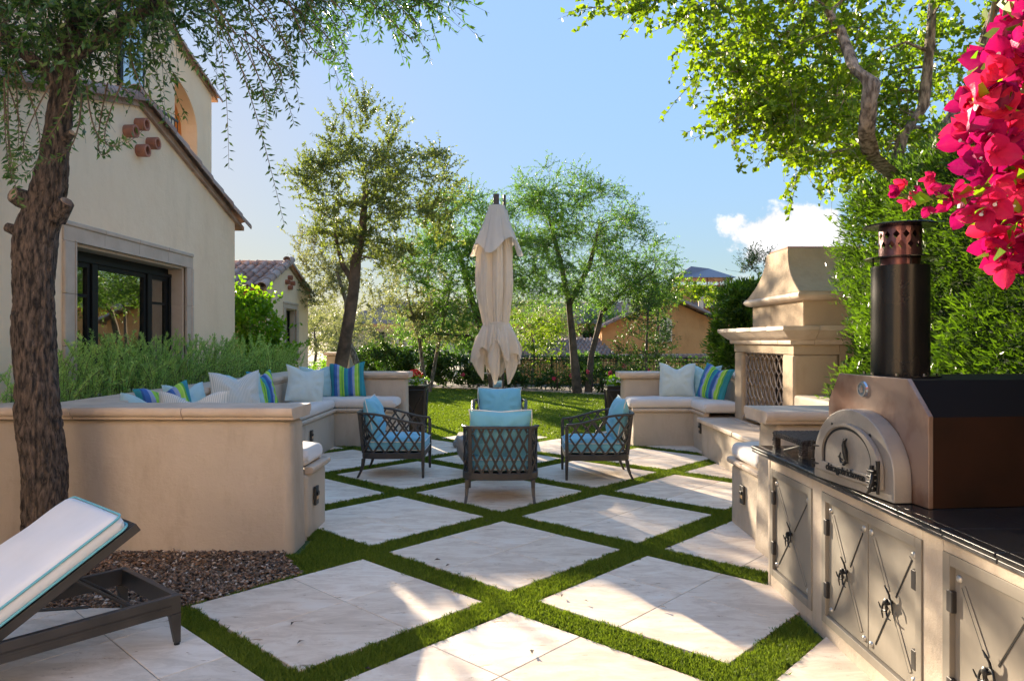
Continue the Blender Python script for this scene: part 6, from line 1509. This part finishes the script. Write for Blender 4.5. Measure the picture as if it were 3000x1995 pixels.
# trees in the distance
far = [(-9.5, 34, 2.6, 1.6, 'leaf_pale'), (-6.5, 30, 1.5, 1.5, 'leaf_pale'), (-12, 48, 3.2, 2.5, 'leaf_pale'), (-7, 44, 3.0, 2.4, 'leaf_pale'), (-3.6, 30, 2.7, 1.6, 'leaf_mesq'), (.6, 34, 3.1, 2.2, 'leaf_pale'), (1.4, 38, 3.4, 2.0, 'leaf_mesq'), (-1.6, 26, 2.2, 1.5, 'leaf_mesq'),
       (.7, 25.5, 2.4, 1.1, 'leaf_right'), (2.6, 25.5, 1.0, .6, 'leaf_mesq'), (-18, 60, 4, 4, 'leaf_pale'), (6.5, 60, 4.4, 2.4, 'leaf_mesq'), (-15, 40, 2.6, 2.2, 'leaf_pale'), (18, 60, 4, 3.5, 'leaf_mesq'), (-5.2, 27.5, .9, 1.1, 'leaf_citrus'), (-6.4, 25.0, .7, 1.0, 'leaf_citrus')]
fl = ['low pale tree far left beyond the casita window', 'pale scrub tree right behind the casita', 'hazy tree far left between house and olive trunk', 'hazy distant tree left of the olive trunk', 'green tree behind the clipped shrub', 'pale tree behind the umbrella canopy', 'green tree left of the neighbour roof',
      'green tree just beyond the fence left of the umbrella', 'lime green small tree beyond the fence right of the umbrella', 'low green tree between the mesquite trunks', 'very distant tree on the left horizon', 'green tree before the far villa', 'pale tree beyond the casita roof', 'distant tree behind the far villa', 'bright low shrub past the pillar', 'bright green shrub beside the casita corner']
for (x, y, h, rr, m), l in zip(far, fl):
    sc_l = max(.07, .0032*y)
    grow('background_tree', l, [[(x, y, -.1, .05*rr), (x+.1, y, h*.4, .04*rr), (x, y, h*.8, .02*rr)]], [(x, y, h*.80, rr, rr*.8, h*.34, 1), (x+rr*.4, y, h*.55, rr*.7, rr*.6, h*.3, .6)], 55, sc_l, sc_l*.42, M[m], M['bark_far'], per=14, twig=.35*rr, up=.2, group='trees beyond the fence', twigs=3, shell=.2)
# ---- tall clipped hedges
def hedge(name, label, x0, x1, y0, y1, zt, n, faces, lf=.085, wd=.016, m='leaf_hedge', rr=.35, z0=0):
    t = thing(name, label, 'hedge', ((x0+x1)/2, (y0+y1)/2, 0))
    i = .20; part('dark_core', MB().box(x0+i, x1-i, y0+i, y1-i, -.1, zt-i), M['hedge_core'], t, bevel=.25, seg=4)  # solid dark core added for occlusion, in place of branches
    Ps, Ns = [], []
    A = {'x': (y1-y0)*zt, 'y': (x1-x0)*zt, 'Y': (x1-x0)*zt, 'z': (x1-x0)*(y1-y0)}; tot = sum(A[f] for f in faces)
    for f in faces:
        k = int(n*A[f]/tot)
        a, b = rng.random(k), rng.random(k)
        if f == 'x': P = np.c_[np.full(k, x0), y0+a*(y1-y0), z0+b*(zt-z0)]; N_ = np.tile([-1., 0, 0], (k, 1))
        if f == 'y': P = np.c_[x0+a*(x1-x0), np.full(k, y0), z0+b*(zt-z0)]; N_ = np.tile([0, -1., 0], (k, 1))
        if f == 'Y': P = np.c_[x0+a*(x1-x0), np.full(k, y1), z0+b*(zt-z0)]; N_ = np.tile([0, 1., 0], (k, 1))
        if f == 'z': P = np.c_[x0+a*(x1-x0), y0+b*(y1-y0), np.full(k, zt)]; N_ = np.tile([0, 0, 1.], (k, 1))
        Ps.append(P); Ns.append(N_)
    P = np.concatenate(Ps); N_ = np.concatenate(Ns)
    lo_ = np.array([x0+rr, y0+rr, -9]); hi_ = np.array([x1-rr, y1-rr, zt-rr]); q = np.clip(P, lo_, hi_); d = P-q; dl = np.linalg.norm(d, axis=1, keepdims=True); P = q+d/np.maximum(dl, 1e-6)*np.minimum(dl, rr); N_ = unit(d/np.maximum(dl, 1e-6)+.01*N_)
    bumpy = .06*np.sin(P[:, 1]*4.3+P[:, 2]*3.1)+.05*np.sin(P[:, 1]*2.1-P[:, 2]*5.2+P[:, 0]*3)+.05*np.sin(P[:, 1]*9.7+P[:, 2]*7.3+P[:, 0]*6)+.045*np.sin(P[:, 1]*19+P[:, 2]*5)*np.sin(P[:, 2]*17-P[:, 1]*7)
    P = P+N_*(bumpy-rng.random(len(P))**1.3*.26+.05)[:, None]
    D = unit(N_*.75+rng.normal(size=P.shape)*.55+np.array([0, 0, .35])); V, F, r = leaves(P, D, lf, wd, .15)
    k2 = len(P)//30; j = rng.choice(len(P), k2); Q = P[j]+N_[j]*.10   # new shoots standing proud
    Q = np.repeat(Q, 7, 0)+rng.normal(size=(k2*7, 3))*.028; V2, F2, r2 = leaves(Q, unit(np.repeat(N_[j], 7, 0)*.8+np.array([0, 0, .6])+rng.normal(size=Q.shape)*.45), lf*.95, wd)
    V, F, r = merge([(V, F, r*.7), (V2, F2, .45+.55*r2)]); bulk('foliage', V, F, M[m], t, r); return t
hedge('tall_hedge', 'tall dense green hedge on the right behind the pizza oven', 3.40, 4.8, -.5, 7.35, 3.12, 150000, 'xYz', lf=.068, wd=.0145)
hedge('tall_hedge', 'second tall green hedge beyond the fireplace at the right edge of the lawn', 4.10, 6.4, 13.2, 14.4, 2.62, 22000, 'xyz', lf=.12, wd=.028)
grow('hedge_shoots', 'wispy unclipped stems sticking up above the hedge behind the chimney', [[(4.75, 13.6, 2.2, .02), (4.75, 13.6, 2.5, .015), (4.75, 13.6, 2.7, .01)]], [(4.75, 13.6, 2.95, .35, .3, .2, 1)], 22, .06, .016, M['leaf_hedge'], M['bark_far'], per=7, twig=.3, up=1.2, cat='shrub')

# ---- bougainvillea hanging into the upper right, close by
bg_ = thing('bougainvillea', 'magenta bougainvillea branch hanging into the upper right corner in front of the hedge', 'bougainvillea', (1.2, 1.5, 3.2))
def bract_mesh(seed, s=1.0):
    r_ = random.Random(seed); mb = MB()
    for k in range(3):
        a0 = k*2.094+r_.uniform(-.25, .25); op = r_.uniform(.35, .85)
        def F(u, v):
            u = u*2-1; wdt = .021*math.sin(math.pi*min(.98, .06+v*.92))**.75; ln_ = .040*v
            x = u*wdt; out = ln_*math.sin(op)+.012*v*v; z = ln_*math.cos(op)+.010*u*u+.002*math.sin(v*9+k+u*4)
            return (s*(out*math.cos(a0)-x*math.sin(a0)), s*(out*math.sin(a0)+x*math.cos(a0)), s*z)
        mb.grid(F, 6, 6)
    return mesh(mb, M['bract'], 180)
BM = [bract_mesh(k) for k in range(7)]; fm = mesh(MB().tube([(0, 0, .004), (0, 0, .02)], .0016, 5).add([(.004*math.cos(t), .004*math.sin(t), .021) for t in np.linspace(0, 5.2, 6)], [tuple(range(6))]), M['white_petal'])
def in_cluster(xd, yd):       # outline of the flower mass in the photo's own coordinates
    edge = np.interp(yd, [-60, 0, 60, 110, 170, 230, 270, 330, 400, 450, 500, 560, 610, 640], [2310, 2308, 2300, 2270, 2235, 2215, 2195, 2205, 2215, 2225, 2230, 2260, 2285, 2340]); return xd > edge+16
cnt = 0; cl_P = []
while cnt < 300:
    xd, yd = rng.uniform(2195, 2470), rng.uniform(-90, 620)
    if not in_cluster(xd, yd): continue
    Yd = 1.50+rng.uniform(-.05, .22); p = PX(xd, yd, Yd)
    if any(np.linalg.norm(p-q) < .0205 for q in cl_P): continue
    cl_P.append(p); cnt += 1
    d = Vector(unit(np.array([-.6, -1.0, -.1])+rng.normal(size=3)*.65)); k = rng.integers(7); sc_f = rng.uniform(.78, 1.12)
    o = bpy.data.objects.new('flower', BM[k]); C.objects.link(o); o.parent = bg_
    o.matrix_local = Matrix.Translation(Vector(p)-bg_.location)@d.to_track_quat('Z', 'Y').to_matrix().to_4x4()@Matrix.Rotation(rng.uniform(0, 6.28), 4, 'Z')@Matrix.Scale(sc_f, 4)
    if cnt % 3 == 0: s_ = bpy.data.objects.new('stamen', fm); C.objects.link(s_); s_.parent = o
small = [(2150, 402, .6), (2070, 440, .45), (2098, 462, .5), (2105, 478, .45), (2135, 480, .45), (2152, 408, .4), (2197, 438, .7), (2180, 455, .45), (2085, 425, .5), (2140, 435, .4), (2200, 470, .8), (2095, 440, .45), (2060, 448, .4), (2215, 485, .9), (2165, 445, .5), (2205, 455, .7), (2125, 442, .4)]
Bp = []
for xd, yd, s in small:
    p = PX(xd, yd, 1.5+rng.uniform(-.03, .03)); d = Vector(unit(np.array([-.5, -.5, .2])+rng.normal(size=3)*.6))
    o = bpy.data.objects.new('bud', BM[rng.integers(7)]); C.objects.link(o); o.parent = bg_
    o.matrix_local = Matrix.Translation(Vector(p)-bg_.location)@d.to_track_quat('Z', 'Y').to_matrix().to_4x4()@Matrix.Scale(s, 4)
br = MB(); br.tube([PX(2330, 420, 1.52), PX(2260, 450, 1.52), PX(2190, 462, 1.5), (PX(2110, 452, 1.5)), PX(2060, 447, 1.5)], [.004, .003, .0025, .002, .001], 6)
for xd, yd, s in small: br.tube([PX(xd+22, 455, 1.5), PX(xd, yd, 1.5)], .0012, 4)
for k in range(8): x = 2250+k*25; br.tube([PX(x+60, -150, 1.66), PX(x+20+k*4, 150+k*12, 1.62), PX(x+10, 330+k*30, 1.60)], [.006, .004, .002], 6)
part('stems', br, M['stem'], bg_, kind='stuff')
Q = np.array([PX(x, y, 1.5) for x, y in ((2155, 455), (2100, 455), (2120, 470), (2170, 470), (2215, 452), (2230, 440), (2185, 440), (2130, 450), (2075, 440), (2240, 470))]+[PX(rng.uniform(2260, 2400), rng.uniform(0, 600), 1.5+rng.uniform(0, .2)) for _ in range(150)])
Q = np.concatenate([Q, np.array([PX(rng.uniform(2240, 2400), rng.uniform(-20, 590), 1.44+rng.uniform(0, .06)) for _ in range(26)])])
V, F, r = leaves(Q, unit(np.array([-.3, -.6, -.3])+rng.normal(size=Q.shape)*.6), .040, .026, .2); bulk('leaves', V, F, M['leaf_citrus'], bg_, r)
